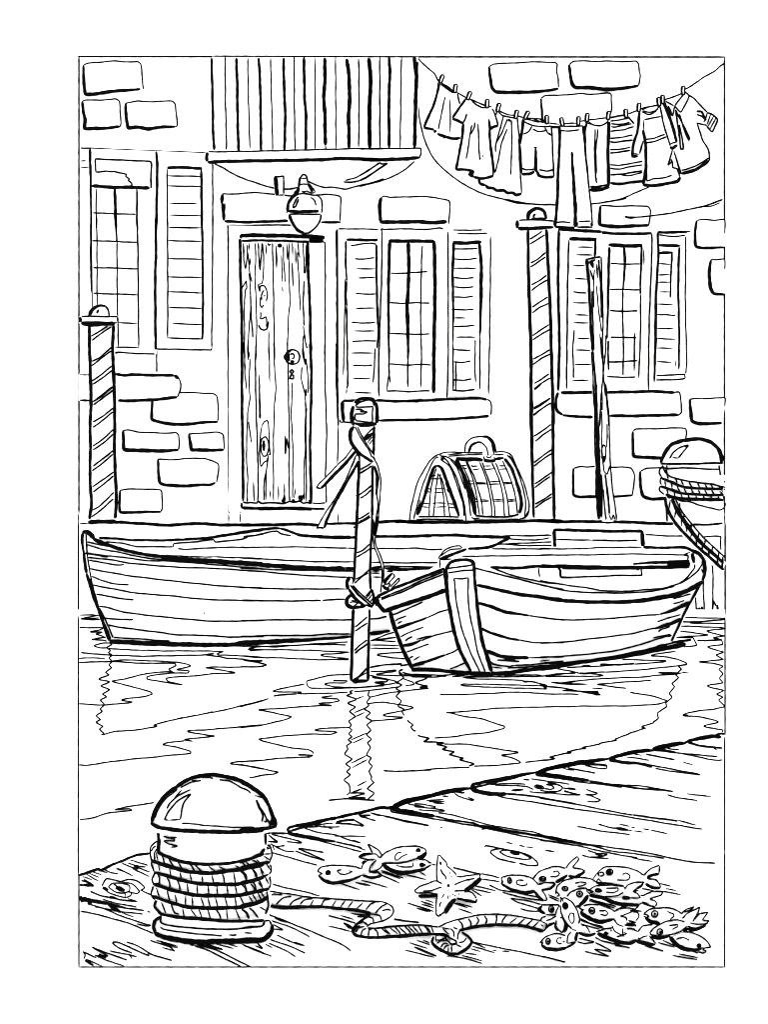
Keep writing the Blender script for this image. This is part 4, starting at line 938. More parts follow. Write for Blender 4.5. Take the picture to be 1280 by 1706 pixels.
p.ink(ps, '''@M 2 818,545 800,570 798,595 815,620; 2 805,625 803,650 810,670; 2.4 800,680 798,710 830,735; 4.4 808,625 870,650 950,682 1050,695 1225,698; 4.4 803,680 870,702 950,727 1100,738 1225,738; 5.4 838,735 900,757 1000,767 1100,768 1225,772; 2.2 818,540 840,590 880,620 960,640 1080,660 1160,668 1228,688; 2 805,625 815,620
840,560 850,600 855,632; 895,620 912,640 915,660; 940,635 960,680; 990,645 1020,692; 1050,655 1070,692; 1100,665 1120,700; 1140,670 1165,700; 833,635 838,680; 875,655 885,702; 915,680 935,718; 960,690 980,728; 1010,700 1030,735; 1060,705 1072,735; 1100,705 1120,740; 1145,705 1165,738; 845,690 855,735; 895,710 900,748; 940,728 952,760; 990,735 1000,765; 1040,742 1050,768; 1090,742 1100,770; 1140,742 1150,770; 1188,742 1200,770; 1185,670 1225,722; 1200,712 1228,742; 2 1215,680 1240,690; 2 1222,738 1230,770''', 2.0)
far_rope = p.build('mooring_rope', label='twisted mooring rope wound three times round the far bollard and hanging off the quay', category='rope', group='ropes on the bollards')
p = Part(ROPE)
hang = [P3(x, y, d_) for x, y, d_ in ((1119, 838, 11.77), (1126, 853, 11.755), (1136, 872, 11.73), (1150, 895, 11.71), (1172, 918, 11.7), (1190, 932, 11.69), (1205, 944, 11.68))]
p.tube(hang, .04)
ps = p.cast(plane(11.69))
p.ink(ps, '''@M 5 835,750 850,830 890,905 960,990 1050,1080 1140,1160 1228,1238; 6-7-6-5 880,765 930,862 1000,962 1080,1062 1160,1130 1225,1192; 2.6 905,770 950,850 1020,940 1120,1050 1238,1155; 4 848,745 870,760
870,770 862,830; 908,830 900,890; 945,880 945,945; 975,920 980,985; 1020,985 1008,1020; 1042,1020 1050,1075; 1085,1062 1085,1112; 1125,1100 1130,1150; 1185,1160 1190,1210; 3.4 935,790 930,850; 3.4 965,862 960,890; 3.4 1010,920 1010,960; 1060,980 1060,1020; 2.8 1105,1030 1100,1065; 1150,1080 1150,1115; 2.6 1190,1120 1195,1150; 3.5 1222,1150 1215,1240''', 2.0)
p.build('tail', far_rope)

# ================================================================== POST IN THE WATER
MD = 10.25
post = thing('mooring_post', P3(600, 1135, MD), 'thin striped mooring post standing in the water between the two boats', 'post', 'striped mooring posts')
p = Part(WOOD, floor=WATER)
p.lathe([(611, 705, 13), (609, 770, 12.5), (608, 860, 13.3), (602.5, 1000, 13.6), (600, 1060, 14), (599.5, 1133, 14.2), (599.5, 1150, 14.2)], MD, .8)
ps = p.cast(plane(MD))
p.ink(ps, '''@K 4-4.4-4 975,560 972,700 966,790; 4 965,820 962,1100 962,1280; 4.8 872,745 870,900 865,1000 858,1200 852,1280; @O 4.6-4.4-4 780,0 770,200 758,440; 5 755,620 748,800 740,1098; 3.6-4 885,0 876,150 868,350 870,490; 3-4.4-5 864,620 858,850 853,1098; 6-5 742,1092 765,1102 800,1100 852,1095; 3.5 770,1090 790,1080
@K 880,850 915,832 955,805; 2.2 880,875 920,852 958,825; 850,1025 875,1018 920,985 960,952; 880,1040 915,1020 955,985; 868,1180 900,1165 945,1135; 870,1208 910,1185 945,1160; 3 835,1238 850,1228
@O 790,40 830,18 865,-5; 785,52 830,28 870,5; 775,245 820,225 865,185; 775,275 820,248 868,215; 770,420 820,395 865,352; 760,450 810,405 855,378; 765,740 810,705 850,670; 765,768 810,738 850,710; 760,895 800,860 848,825; 3 765,915 800,885 852,850; 3 755,1092 800,1060 850,1010; 765,1085 852,1040; 3.5 780,1080 810,1060''', 1.9)
p.build('shaft', post)
p = Part(WOOD, floor=WATER)
p.lathe(dome(606.5, 663, 674, 19.5, 4) + [(606.5, 680, 20.3), (607, 706, 21)], MD, .8)
ps = p.cast(plane(MD))
p.ink(ps, '''@K 6-6.5-6 835,425 822,480 828,545; 4-5.5-5.5 840,405 880,380 930,374 965,382 985,400; 5.5-6 985,400 996,450 992,540; 6.5 825,545 900,552 950,550 992,545; 1.9 845,425 880,400 940,385 970,400 972,425; 2 850,432 910,433 970,430; 3 850,412 890,395; 2 848,448 885,450 900,455 880,463 930,463; 2 930,465 900,480 850,480 845,510 860,525 940,535 968,530; 4 885,458 915,462; 1.9 965,430 963,480 965,530''')
p.build('cap', post)

rope = Part(ROPE)
rope.fine = .3
RD = 10.12
for poly in (pts('K', '845,555 870,565 965,745 985,800 1005,850 1020,920 1010,1080 1000,1200 985,1285 970,1285 990,1090 995,900 970,800 880,742 828,670 815,600'),
             pts('K', '835,698 858,725 760,832 680,912 622,975 588,970 700,850 780,770'),
             pts('K', '862,745 872,800 800,920 720,1060 660,1180 642,1240 590,1240 660,1120 740,1000 800,880'),
             pts('O', '888,0 915,0 905,120 905,190 940,270 958,330 955,440 942,510 932,505 945,430 945,350 930,290 893,200 890,130'),
             pts('O', '725,400 745,395 758,455 870,515 890,490 892,600 850,600 800,608 740,610 710,590 712,552 738,520 722,490 708,450'),
             pts('O', '945,500 960,455 1010,375 1025,390 1062,412 1060,432 1005,482 990,496')):
    rope.prism(poly, RD, .03)
rs = plane(RD)
rope.ink(rs, '''@K 6-7-6-5-5 838,560 815,600 822,670 875,740 968,800; 1.9 862,565 890,620 920,670 970,750; 1.9 848,562 885,640 940,720 960,770; 7-6 908,655 965,605; 2.2 905,640 940,600 968,570; 2.2 930,672 962,630; 2 940,685 965,650; 2 965,765 990,805 1005,850 1020,920 1010,1080 1000,1200 987,1280; 5-6-3 975,825 995,900 990,1025; 2 990,1000 998,1090 985,1200 975,1280; 3 965,760 985,790
1.9 835,698 780,770 740,808 700,850 610,940 588,972; 5-6-5 852,728 760,832 680,912 620,975; 3 588,970 605,972 620,978; 1.9 855,750 800,880 740,1000 660,1120 588,1242; 5-4.6-5 872,790 800,920 720,1060 660,1180 642,1238; 3.4 588,1240 612,1236 640,1240; 7 860,730 875,760; 1.8 820,720 765,790; 1.8 850,770 815,850
@O 2 888,130 893,200 930,290 945,350 945,430 938,510; 2 915,0 905,120 905,190 940,270 958,330 955,440; 4.6-6 885,20 892,80 895,132; 1.8 903,60 900,120
6.5 732,402 712,440 722,488; 2.5 738,402 755,425 750,455; 2.2 735,458 780,520 830,560 885,605; 5 725,485 770,548 830,600; 2.2 752,460 820,530 885,590; 2 742,462 800,530 850,575; 5 840,590 885,605; 6-7-6-5 742,522 715,550 712,588 742,608 800,605 840,592; 2 735,530 790,572; 2 730,575 760,570 800,582; 2 760,597 785,580; 2 740,560 775,565; 5-2 882,490 862,510 838,535; 2.4 840,545 870,515; 2 850,562 882,522; 2 865,577 890,542; 4.4 880,485 892,540 885,600; 8-6 902,545 905,590; 5 900,550 930,525; 4 905,600 920,570
2.6 978,368 1020,370; 5.5 955,445 1015,378; 2.2 960,462 990,412 1010,382; 2 1000,472 1030,440 1060,412 1060,432 1010,482; 2 985,452 1030,400 1020,380; 5.5 948,462 990,497; 2.4 960,455 1000,448; 3 975,430 960,460; 3 985,470 995,490; 2 1005,450 985,480''')
rope.build('tie_rope', label='rope knotted round the water post, two loose ends flying left, tied to the boat', category='rope')

# ================================================================== BOATS
def mix(a, b, t):
    return a + (b - a) * t


def resample(row, n):
    """row of (px, py, d) -> n points equally spaced along it, in metres"""
    q = [P3(*r) for r in row]
    acc = [0]
    for i in range(1, len(q)):
        acc.append(acc[-1] + (q[i] - q[i-1]).length)
    out = []
    for k in range(n):
        s = acc[-1] * k / (n - 1)
        i = max(j for j in range(len(acc)) if acc[j] <= s + 1e-9)
        i = min(i, len(q) - 2)
        out.append(mix(q[i], q[i+1], (s - acc[i]) / max(acc[i+1] - acc[i], 1e-9)))
    return out


def hull(near, far, water_near, water_far, floor, n=40, band=None):
    """closed shell: near outside, keel, far outside, rims and a hollow inside"""
    p = Part(WOOD, floor=WATER)
    A, W, B, V = resample(near, n), resample(water_near, n), resample(far, n), resample(water_far, n)
    rim = .03
    Ai = [a + (b - a).normalized() * min(rim, (b - a).length * .3) if (b - a).length > 1e-6 else a for a, b in zip(A, B)]
    Bi = [b + (a - b).normalized() * min(rim, (b - a).length * .3) if (b - a).length > 1e-6 else b for a, b in zip(A, B)]
    Fa = [mix(mix(a, w, floor), mix(b, v, floor), .10) for a, b, w, v in zip(A, B, W, V)]
    Fb = [mix(mix(a, w, floor), mix(b, v, floor), .92) for a, b, w, v in zip(A, B, W, V)]
    rows = [W]
    if band:
        rows.append(resample(band, n))
    rows += [A, Ai, Fa, Fb, Bi, B, V, W]
    p.loft(rows)
    for e in (0, n - 1):                               # end boards
        q = [W[e], A[e], B[e], V[e]]
        p.add(q, [[0, 1, 2, 3]])
    return p


near = [(137, 886, 11.12), (150, 893, 11.1), (170, 905, 11.07), (195, 913, 11.05), (227, 921, 11.02), (270, 929, 11.0), (345, 936, 11.0), (440, 941, 11.02), (540, 946, 11.06), (600, 948, 11.1), (735, 947, 11.2), (905, 944, 11.32)]
far = [(138, 886, 11.16), (165, 895, 11.3), (220, 900, 11.5), (280, 900, 11.6), (345, 895, 11.65), (400, 887, 11.66), (440, 881, 11.66), (462, 879, 11.66), (480, 883, 11.66), (510, 891, 11.67), (560, 894, 11.68), (620, 893, 11.69), (720, 892, 11.7), (800, 894, 11.7), (920, 892, 11.7)]
wn = [(182, 1066, 11.09), (230, 1071, 11.02), (295, 1074, 10.99), (345, 1074, 10.99), (400, 1071, 11.02), (440, 1069, 11.05), (530, 1064, 11.1), (600, 1057, 11.2), (650, 1051, 11.28), (730, 1046, 11.36), (905, 1040, 11.44)]
wf = [(184, 1066, 11.12), (300, 1050, 11.3), (450, 1042, 11.42), (600, 1036, 11.5), (905, 1034, 11.55)]
boat = thing('rowing_boat', P3(420, 1070, 11.2), 'long low plank rowing boat with pointed bow, moored along the quay on the left', 'rowing boat', 'moored wooden boats')
p = hull(near, far, wn, wf, .08)
ls = p.cast(plane(11.2))
p.ink(ls, '''@N 6-4-5-6 70,110 66,170 76,250 95,380; 5-5-5.5-7 95,380 140,530 200,690 250,832; 2 90,118 95,200 110,330 140,480 175,602; 2 180,610 235,720 270,810; 7-8-8 65,105 100,105 125,125 145,150
7-6-5.5-6 140,150 200,178 300,212 430,245 600,270; 7-8-8 580,268 720,286 900,297 1100,310 1280,320; @O 7-7.5-8-9 0,313 200,328 400,342 550,350 700,352; 4 690,345 755,343; 5 700,360 745,358; 3 870,345 950,340; 3 870,352 960,356; 4.6-4 985,357 1100,355 1280,346; @P 4.6-3-2.4 90,347 200,352 330,352 440,345; 2.6 0,340 100,333 450,340; 2 60,340 200,362
@N 4.4-3.5-3.6-4 178,143 300,150 400,158 600,160 750,155; 4-4.5-5 740,155 900,145 1000,130 1150,105 1280,88; @O 5-4.5-3.6 0,112 120,92 230,79 270,82; 3.5-4.5-5.6-6 265,80 290,86 340,105 400,125 550,138 745,142; 4-3.6 900,135 1100,136 1280,133; @P 4.2-3.4-5-5.5-5 20,133 150,134 350,128 550,126 700,135 850,138 1000,136 1200,132
@N 1.8 225,170 330,180 420,200 550,203 670,203; 2.4 673,205 675,182; 1.8 675,182 800,172 945,156; 2 945,155 955,172 1050,163 1150,150; 2.2 1150,150 1168,140 1155,135 1220,128 1280,115; 1.8 705,215 740,220 800,218 1000,208 1280,207; @O 1.8 0,155 30,150; 2 28,148 25,136 60,135 120,122 200,105 245,100 270,115 340,130; 0,207 150,207 400,205 720,212; @P 40,215 200,215 300,213 400,222 472,220
@N 620,260 820,270 1000,273 1280,282; @O 0,278 250,290 500,302 745,303; @P 30,305 150,310 280,310 440,308; @O 880,307 1000,312
@N 100,170 200,195 300,205; 95,190 200,220 320,243 500,280 640,290; 100,245 200,262 350,275 480,295 650,300 850,315 1000,328 1280,350; 3.4 80,247 170,258 240,270; 1.9 105,275 250,290 400,315 700,340 950,348 1280,370; 110,292 200,310 300,325 345,322; 1.9 115,350 250,375 400,400 700,435 1000,465 1280,480; 130,400 200,430 280,450 378,458; 1.9 135,458 300,490 450,515 650,530 900,555 1280,565; 2 160,520 250,535 340,552 410,558; 1.9 175,600 230,608 350,640 500,660 700,680 950,700 1280,695; 1.9 200,678 320,688 405,690; 2 235,725 350,745 550,770 700,790 900,795 1050,805 1280,800; 275,808 450,818 650,833; 2.4 876,648 886,642
7-8-7.5-6.5-7 250,833 450,845 700,853 900,857 1050,856 1150,842 1280,836; @O 7-8-5-4 0,843 60,846 280,832 450,824 735,803; 5-4.5 870,780 940,770 1000,765; 2.4 870,792 960,778
7 740,352 880,351; 5 735,141 905,136; 720,212 830,214 920,216; 740,303 885,307; 735,368 885,380; 700,485 865,483; 700,553 860,552; 740,690 870,685; 730,785 880,775; 5 730,803 875,780
0,345 200,355 400,360 600,362 740,368; 0,360 150,370 400,392 720,408; 1.9 0,475 150,480 300,485 700,485; 2 0,560 300,565 500,562 700,553; 1.9 0,697 300,690 550,692 745,690; 2 0,803 200,795 450,795 600,785 730,785; 2 865,685 930,680 980,668; 2 880,380 930,382; 885,405 940,408; 2.4 880,365 930,366''', 1.8)
p.build('hull', boat)
near = [(637, 1003, 10.47), (690, 968, 10.40), (742, 946, 10.36), (792, 942, 10.36), (840, 953, 10.42), (880, 963, 10.47), (920, 972, 10.52), (975, 981, 10.6), (1020, 986, 10.66), (1060, 986, 10.72), (1100, 981, 10.8), (1140, 966, 10.93), (1162, 950, 11.03), (1172, 936, 11.1)]
band = [(641, 1019, 10.48), (670, 1008, 10.44), (707, 996, 10.41), (743, 982, 10.37), (795, 977, 10.37), (820, 981, 10.39), (857, 990, 10.43), (907, 996, 10.5), (987, 1003, 10.6), (1050, 1003, 10.7), (1087, 999, 10.78), (1125, 992, 10.9), (1150, 984, 11.0), (1173, 967, 11.08)]
far = [(639, 1000, 10.52), (690, 965, 10.72), (738, 935, 10.9), (760, 921, 10.98), (790, 913, 11.03), (850, 896, 11.1), (920, 893, 11.12), (1000, 905, 11.14), (1075, 911, 11.15), (1140, 912, 11.15), (1160, 920, 11.14), (1173, 934, 11.12)]
wn = [(685, 1114, 10.5), (730, 1117, 10.46), (785, 1122, 10.41), (820, 1122, 10.41), (900, 1116, 10.5), (960, 1105, 10.62), (1040, 1091, 10.8), (1090, 1080, 10.93), (1120, 1072, 11.0)]
wf = [(687, 1112, 10.56), (760, 1098, 10.8), (900, 1080, 11.0), (1040, 1070, 11.05), (1122, 1070, 11.02)]
boat = thing('rowing_boat', P3(900, 1112, 10.8), 'smaller blunt wooden boat with a wide corner stem, moored on the right in front', 'rowing boat', 'moored wooden boats')
p = hull(near, far, wn, wf, .3, 60, band)
ls = p.cast(plane(10.8))
p.ink(ls, '''@P 2 690,318 760,325 880,375 1000,410 1150,440 1280,455; 2 690,345 780,370 900,400 1080,445 1180,470 1280,487; @Q 2 0,428 150,455 300,475 420,495 550,500 700,490 850,475 960,435 1050,370 1085,318; 2 0,457 100,480 200,500 330,508 500,512 650,508 800,492 900,465; 3 850,475 905,458; 2 1035,320 1030,350 980,410 930,450; @P 5-6-6 700,460 800,480 950,515 1150,542 1280,560; @Q 6-6-6-7-8-7 0,540 150,562 350,572 600,570 750,552 900,525 1000,490 1085,435; 5-6-6-5 980,215 1060,248 1095,300 1102,380 1085,430; 3 1078,352 1092,380; 2 1085,290 1082,325; 5-4-4-3.6 1085,430 1040,510 1000,580 950,680 880,832
@P 5-6-2.5 710,578 800,605 900,640 1050,662; 1.8 1050,662 1170,680 1280,690; @Q 1.8 0,672 130,690 280,690 500,680 620,668 800,655; 2-6-7 800,655 900,622 1000,575; 890,585 930,575 965,560; 890,550 950,535 1010,518; @P 4-4.6-3 725,745 800,780 900,810 985,826; 1.6 980,825 1100,843 1280,842; @Q 1.8 0,845 150,840 300,822 600,785 770,745; 3-6-6 765,750 880,715 940,683; 785,705 870,675 940,655; 1.9 790,772 810,755 870,735; 755,812 870,785; @P 6-6-5 760,895 850,930 950,942 1045,943; 1.7 1045,943 1280,938; @Q 1.9 0,940 200,930 450,905 600,875 750,830 870,792; 5 850,802 880,792
@P 2 775,955 820,990 930,1002; 2.6 835,960 900,962 985,968; 3 925,997 950,995; 2 950,995 1050,990 1280,965; 800,990 830,985; 800,1005 870,1012; 905,1012 1100,1000 1280,985; 3 880,955 960,960; @Q 0,965 70,958; 0,982 170,975 450,940 700,890 870,848; 5 785,866 850,858
@P 5-5-6-7 262,1020 400,1020 540,1038 660,1046; 6.5-7-6-6 640,1045 800,1050 900,1045 1000,1030 1150,1010 1280,992; @Q 6-5.5-5-6-7-8 0,1022 150,997 300,970 550,937 800,887 975,852; 2.4 850,852 900,842; 3.5-4.5 880,842 940,832 1012,825; 2 780,885 850,872
@P 5-4.6-5 42,530 150,480 300,420 485,348; 2 60,545 200,490 330,430 475,370; 2 60,555 200,505 330,445 475,388; 7 80,636 200,592 350,545 495,492; 7-7-6 35,545 40,580 85,642; 7 18,565 45,530; 5-4 55,545 40,520; 7-6-7 120,635 150,740 190,850 230,940 268,1015; 2.4 140,657 250,612 340,570; 6-4-2 165,748 270,712 370,675; 1.6 370,675 450,640 520,620; 1.9 155,697 175,685 230,665; 2.6 170,715 200,700; 1.4 190,805 260,770 345,738; 1.9 220,832 240,815 270,803; 5.5-5-2.4 205,862 270,852 330,825; 1.7 330,828 420,795 550,760; 1.6 230,905 300,880 380,852; 2.2 248,948 275,932; 1.8 275,960 320,935; 5-4.6-3 265,998 380,962 490,925; 1.7 490,925 540,905 580,882; 2.2 188,996 240,990; 1.8 520,1017 570,1000 620,978; 1.1 275,1003 350,985; 2.2 295,820 400,797''', 1.8)
p.build('hull', boat)
st = Part(WOOD, floor=WATER)
sp = [(743, 950), (750, 938), (763, 932.5), (778, 932.5), (788, 936), (791, 945), (793, 975), (799, 1035), (805, 1072), (813, 1095), (819, 1121), (786, 1122), (774, 1100), (762, 1070), (752, 1030), (745, 985)]
n = len(sp)
f0 = [P3(x, y, 10.33 + (y - 932) / 190 * .05) for x, y in sp]
f1 = [q + Vector((0, .06, 0)) for q in f0]
st.add(f0 + f1, [list(range(n)), [n + i for i in reversed(range(n))]] + [[i, n + i, n + (i + 1) % n, (i + 1) % n] for i in range(n)])
ss = st.cast(lambda px, py: 10.33 + (py - 932) / 190 * .05)
st.ink(ss, '''@P 6-5-5-6 492,365 520,312 570,292 630,290 665,300 685,330; 8-6-6-6-5 490,350 500,500 530,680 570,850 620,960 662,1040; 5-5-6-6-7 680,320 690,470 715,700 740,850 770,940 798,1035; 2 505,350 600,335 675,325; 2 510,377 600,364 685,360; 1.9s 548,415 600,418 645,410; 1.9 548,415 565,580 600,750 650,890 718,1035; 1.9 642,410 645,600 680,780 710,920 755,1035; 4 650,1045 740,1042 800,1048; 2.6 545,415 550,440''')
st.build('stem', boat)
def RAIL(px, py=0):                                   # an upright plane running along the far side
    u = (px - 735) / 425.0
    return 1.0 / ((1 - u) / 10.78 + u / 10.97)


rl = Part(WOOD)
rl.sloped([(735, 931), (752, 923), (777, 914), (800, 913), (1000, 913), (1140, 911), (1153, 917), (1154, 938), (1150, 945), (1000, 945), (900, 945), (820, 947), (770, 940), (738, 942)], RAIL, .03)
rr = RAIL
rl.ink(rr, '''@P 6-5-4 450,288 500,270 560,245 630,218; 1.9 440,285 480,230 530,205 585,198 602,212; 1.8 460,265 520,225 598,215; 3 452,290 455,345; 2 455,292 530,285; 4-5-3.6 640,216 740,212 780,205; 1.7 800,218 1000,218 1280,218; 1.6 600,268 800,265 1100,262 1280,258; 4.5-5-5-6 790,340 950,346 1100,335 1280,334; @Q 6 0,333 200,335 450,342 700,342 1000,336; 2-5-5 620,318 700,312 800,308 1000,300; 9 850,325 1005,318; 1.7 0,215 200,218 400,210 680,207; 1.6 0,258 300,258 600,252 990,258; 5-4-4.6-5 690,207 850,210 970,208 1035,240; 1.9 950,262 1005,240; 1.9 960,262 990,265 985,298; 6-7 1020,245 1028,312; 2 1010,250 1015,290''')
rl.build('rail', boat)
bx = Part(WOOD)
bx.prism([(923, 883.5), (975, 884), (1071, 884.5), (1074, 913), (924, 913)], 11.08, .07)
bx.ink(plane(11.08), '@Q 5.5 95,90 98,150 100,212; 5 90,90 300,95 500,100 685,98; 7 683,98 688,212; 1.8 110,155 350,160; 2.4 350,160 500,163 650,162; 1.7 110,216 300,215 680,207')
bx.build('seat_back', boat)
sl = Part(WOOD)
sl.sloped(pts('P', '780,212 830,184 925,142 1205,150 1205,215'), RAIL, .03)
sl.ink(RAIL, '@P 5-4.6-5 745,213 800,200 860,172 925,142; 1.8 920,150 1000,158 1100,157 1185,145; 1.7 830,187 1000,180 1200,172; 1.7 870,185 1000,195 1200,195')
sl.build('bow_board', boat)
lk = Part(WOOD)
lk.prism(pts('Q', '122,348 680,352 680,393 540,395 350,403 142,407'), 10.98, .03)
lk.ink(plane(10.98), '@Q 2 120,345 132,360 140,407 350,403 540,395 680,394 677,352; 2 150,350 400,352 640,350; 3 120,345 140,355; 3 640,352 662,358; @P 1.6 1115,345 1113,370 1118,405; 2 1240,345 1258,360 1260,405 1280,408')
lk.build('locker', boat)

# ================================================================== NEAR BOLLARD AND ROPE
bol = thing('bollard', P3(354, 1548, BOLL), 'large round-topped bollard on the plank dock in front, rope wound round it', 'bollard', 'round-topped bollards')
p = Part(STONE, floor=DOCK)
p.lathe([(353, 1372, 90), (353, 1420, 91), (354, 1520, 92), (354.5, 1530, 93)], BOLL, .4, 48)
bs = p.cast(plane(BOLL))
p.ink(bs, '''@V 4.6-4-5 573,320 573,420 570,470; 5 580,390 575,480 600,492; @W 4-4.5 168,340 172,430; 5 135,490 150,475 165,455; @V 1.9 605,357 680,365 720,362 755,370; 2.4 605,375 650,382 697,380; 1.9 620,380 660,388 682,395 680,405 640,402 608,405; 2 610,405 640,422 700,437 690,443 658,445; @W 5 175,350 200,352; 5 180,430 205,440''')
p.build('shaft', bol)
p = Part(STONE, floor=DOCK)
p.lathe(dome(356, 1291, 1372, 104.5, 12) + [(356, 1378, 104), (356, 1380, 92)], BOLL, .4, 64)
bs = p.cast(plane(BOLL))  # dome outline, plus highlight shapes drawn in ink
p.ink(bs, '''@R 5.5-6-6.5 530,1242 542,1190 560,1140 620,1060 700,1000; 6.5-6-7-6.5 690,1005 780,950 850,930 940,922 1050,940 1150,975 1230,1030 1280,1070; @S 6-6.5-6 0,810 80,845 150,900 200,980; 6-7-8 195,970 225,1060 240,1105; 7 215,1050 225,1100; @V 6-6.5-7-6.5 522,282 580,315 700,332 850,341; 7-6.5 830,340 1000,345 1150,343 1280,332; @W 6.5-6-5 -5,333 100,326 180,320 245,305
@R 2.6 640,1225 617,1220 640,1170 700,1100 785,1050; 2.6 792,1048 740,1120 720,1220; 2.6s 640,1226 720,1221; 2 630,1150 650,1115 700,1065 790,1022; 1.6 730,1022 680,1080; 1.8 550,1210 570,1160 620,1085 700,1020; 1.7 722,1008 790,975 860,960; 3 797,960 855,963; 2.6 860,938 920,940 940,952; 2 980,955 1050,965 1120,1005 1170,1025 1195,1047; 1.8 1218,1060 1285,1080; 2.2 1228,1090 1245,1140 1272,1190 1265,1237; 1.8 1240,1120 1275,1180; 1.8 730,1247 820,1252 900,1262 1080,1273 1215,1273
@S 2.2 110,930 130,980 152,1040 145,1077; 1.8 120,960 165,1030 187,1082; 2 160,1070 170,1080 180,1055 200,1095 195,1110; 1.7 0,1116 95,1115; 5 205,1065 215,1100''')
p.build('dome', bol)
p = Part(STONE, floor=DOCK)
p.lathe([(354, 1510, 91), (354.2, 1512, 92.8), (355, 1530, 94), (355, 1533, 97), (355, 1540, 99.5), (355, 1548, 100)], BOLL, .4, 48)
bs = p.cast(plane(BOLL))
p.ink(bs, '''@V 2.6 590,900 588,945 615,960 750,980 950,992 1100,990 1270,972; 2.6 1270,972 1282,935; @W 2.6 0,990 60,978 140,972 158,960 162,938; @V 5-6-6 590,908 550,940 542,980 552,1020; 1.9 585,975 600,990 700,1008 800,1020 1000,1037; 2.2 1045,1030 1070,1033 1097,1030; 2.4 1150,1015 1197,1018; 7-9-8 548,1020 620,1045 750,1070 900,1078; 8-9-9 880,1075 1100,1070 1280,1062; 6 780,1085 815,1092; @W 9-9-8-6 0,1065 110,1065 160,1058 208,1010 215,960; 2.2 160,938 195,935 215,965; 2 30,1015 78,1019''')
p.build('base', bol)

rope = Part(ROPE, eps=.005, floor=DOCK)
prof = []
EDGE = [(1435, 0), (1447.5, 1), (1464, 2), (1483, 3), (1502, 4), (1529, 5)]
for j in range(5):
    y0, y1 = EDGE[j][0] - 2, EDGE[j+1][0] - 2
    y0 -= 15; y1 -= 15
    for i in range(7):
        a = math.pi * i / 6
        prof.append((354 - (1.5 if j in (1, 3) else 0), y0 + (y1 - y0) * i / 6, 94 + 6 * math.sin(a)))
rope.lathe(prof, BOLL, .42, 56)
TR = .0215
tail = [(449, 1497), (470, 1500), (510, 1502), (560, 1506), (600, 1509.5), (630, 1514), (648, 1521), (647, 1530), (630, 1538), (606, 1547), (596, 1554), (606, 1558), (640, 1556), (680, 1552), (720, 1549), (745, 1551), (758, 1558), (762, 1570), (752, 1580), (735, 1581), (726, 1571), (731, 1560), (752, 1549), (775, 1541), (800, 1534), (830, 1531), (865, 1534), (895, 1541), (907, 1545)]
zt = level(DOCK + TR)
q = smooth(tail, False, 6)
rs = rope.cast(plane(BOLL))
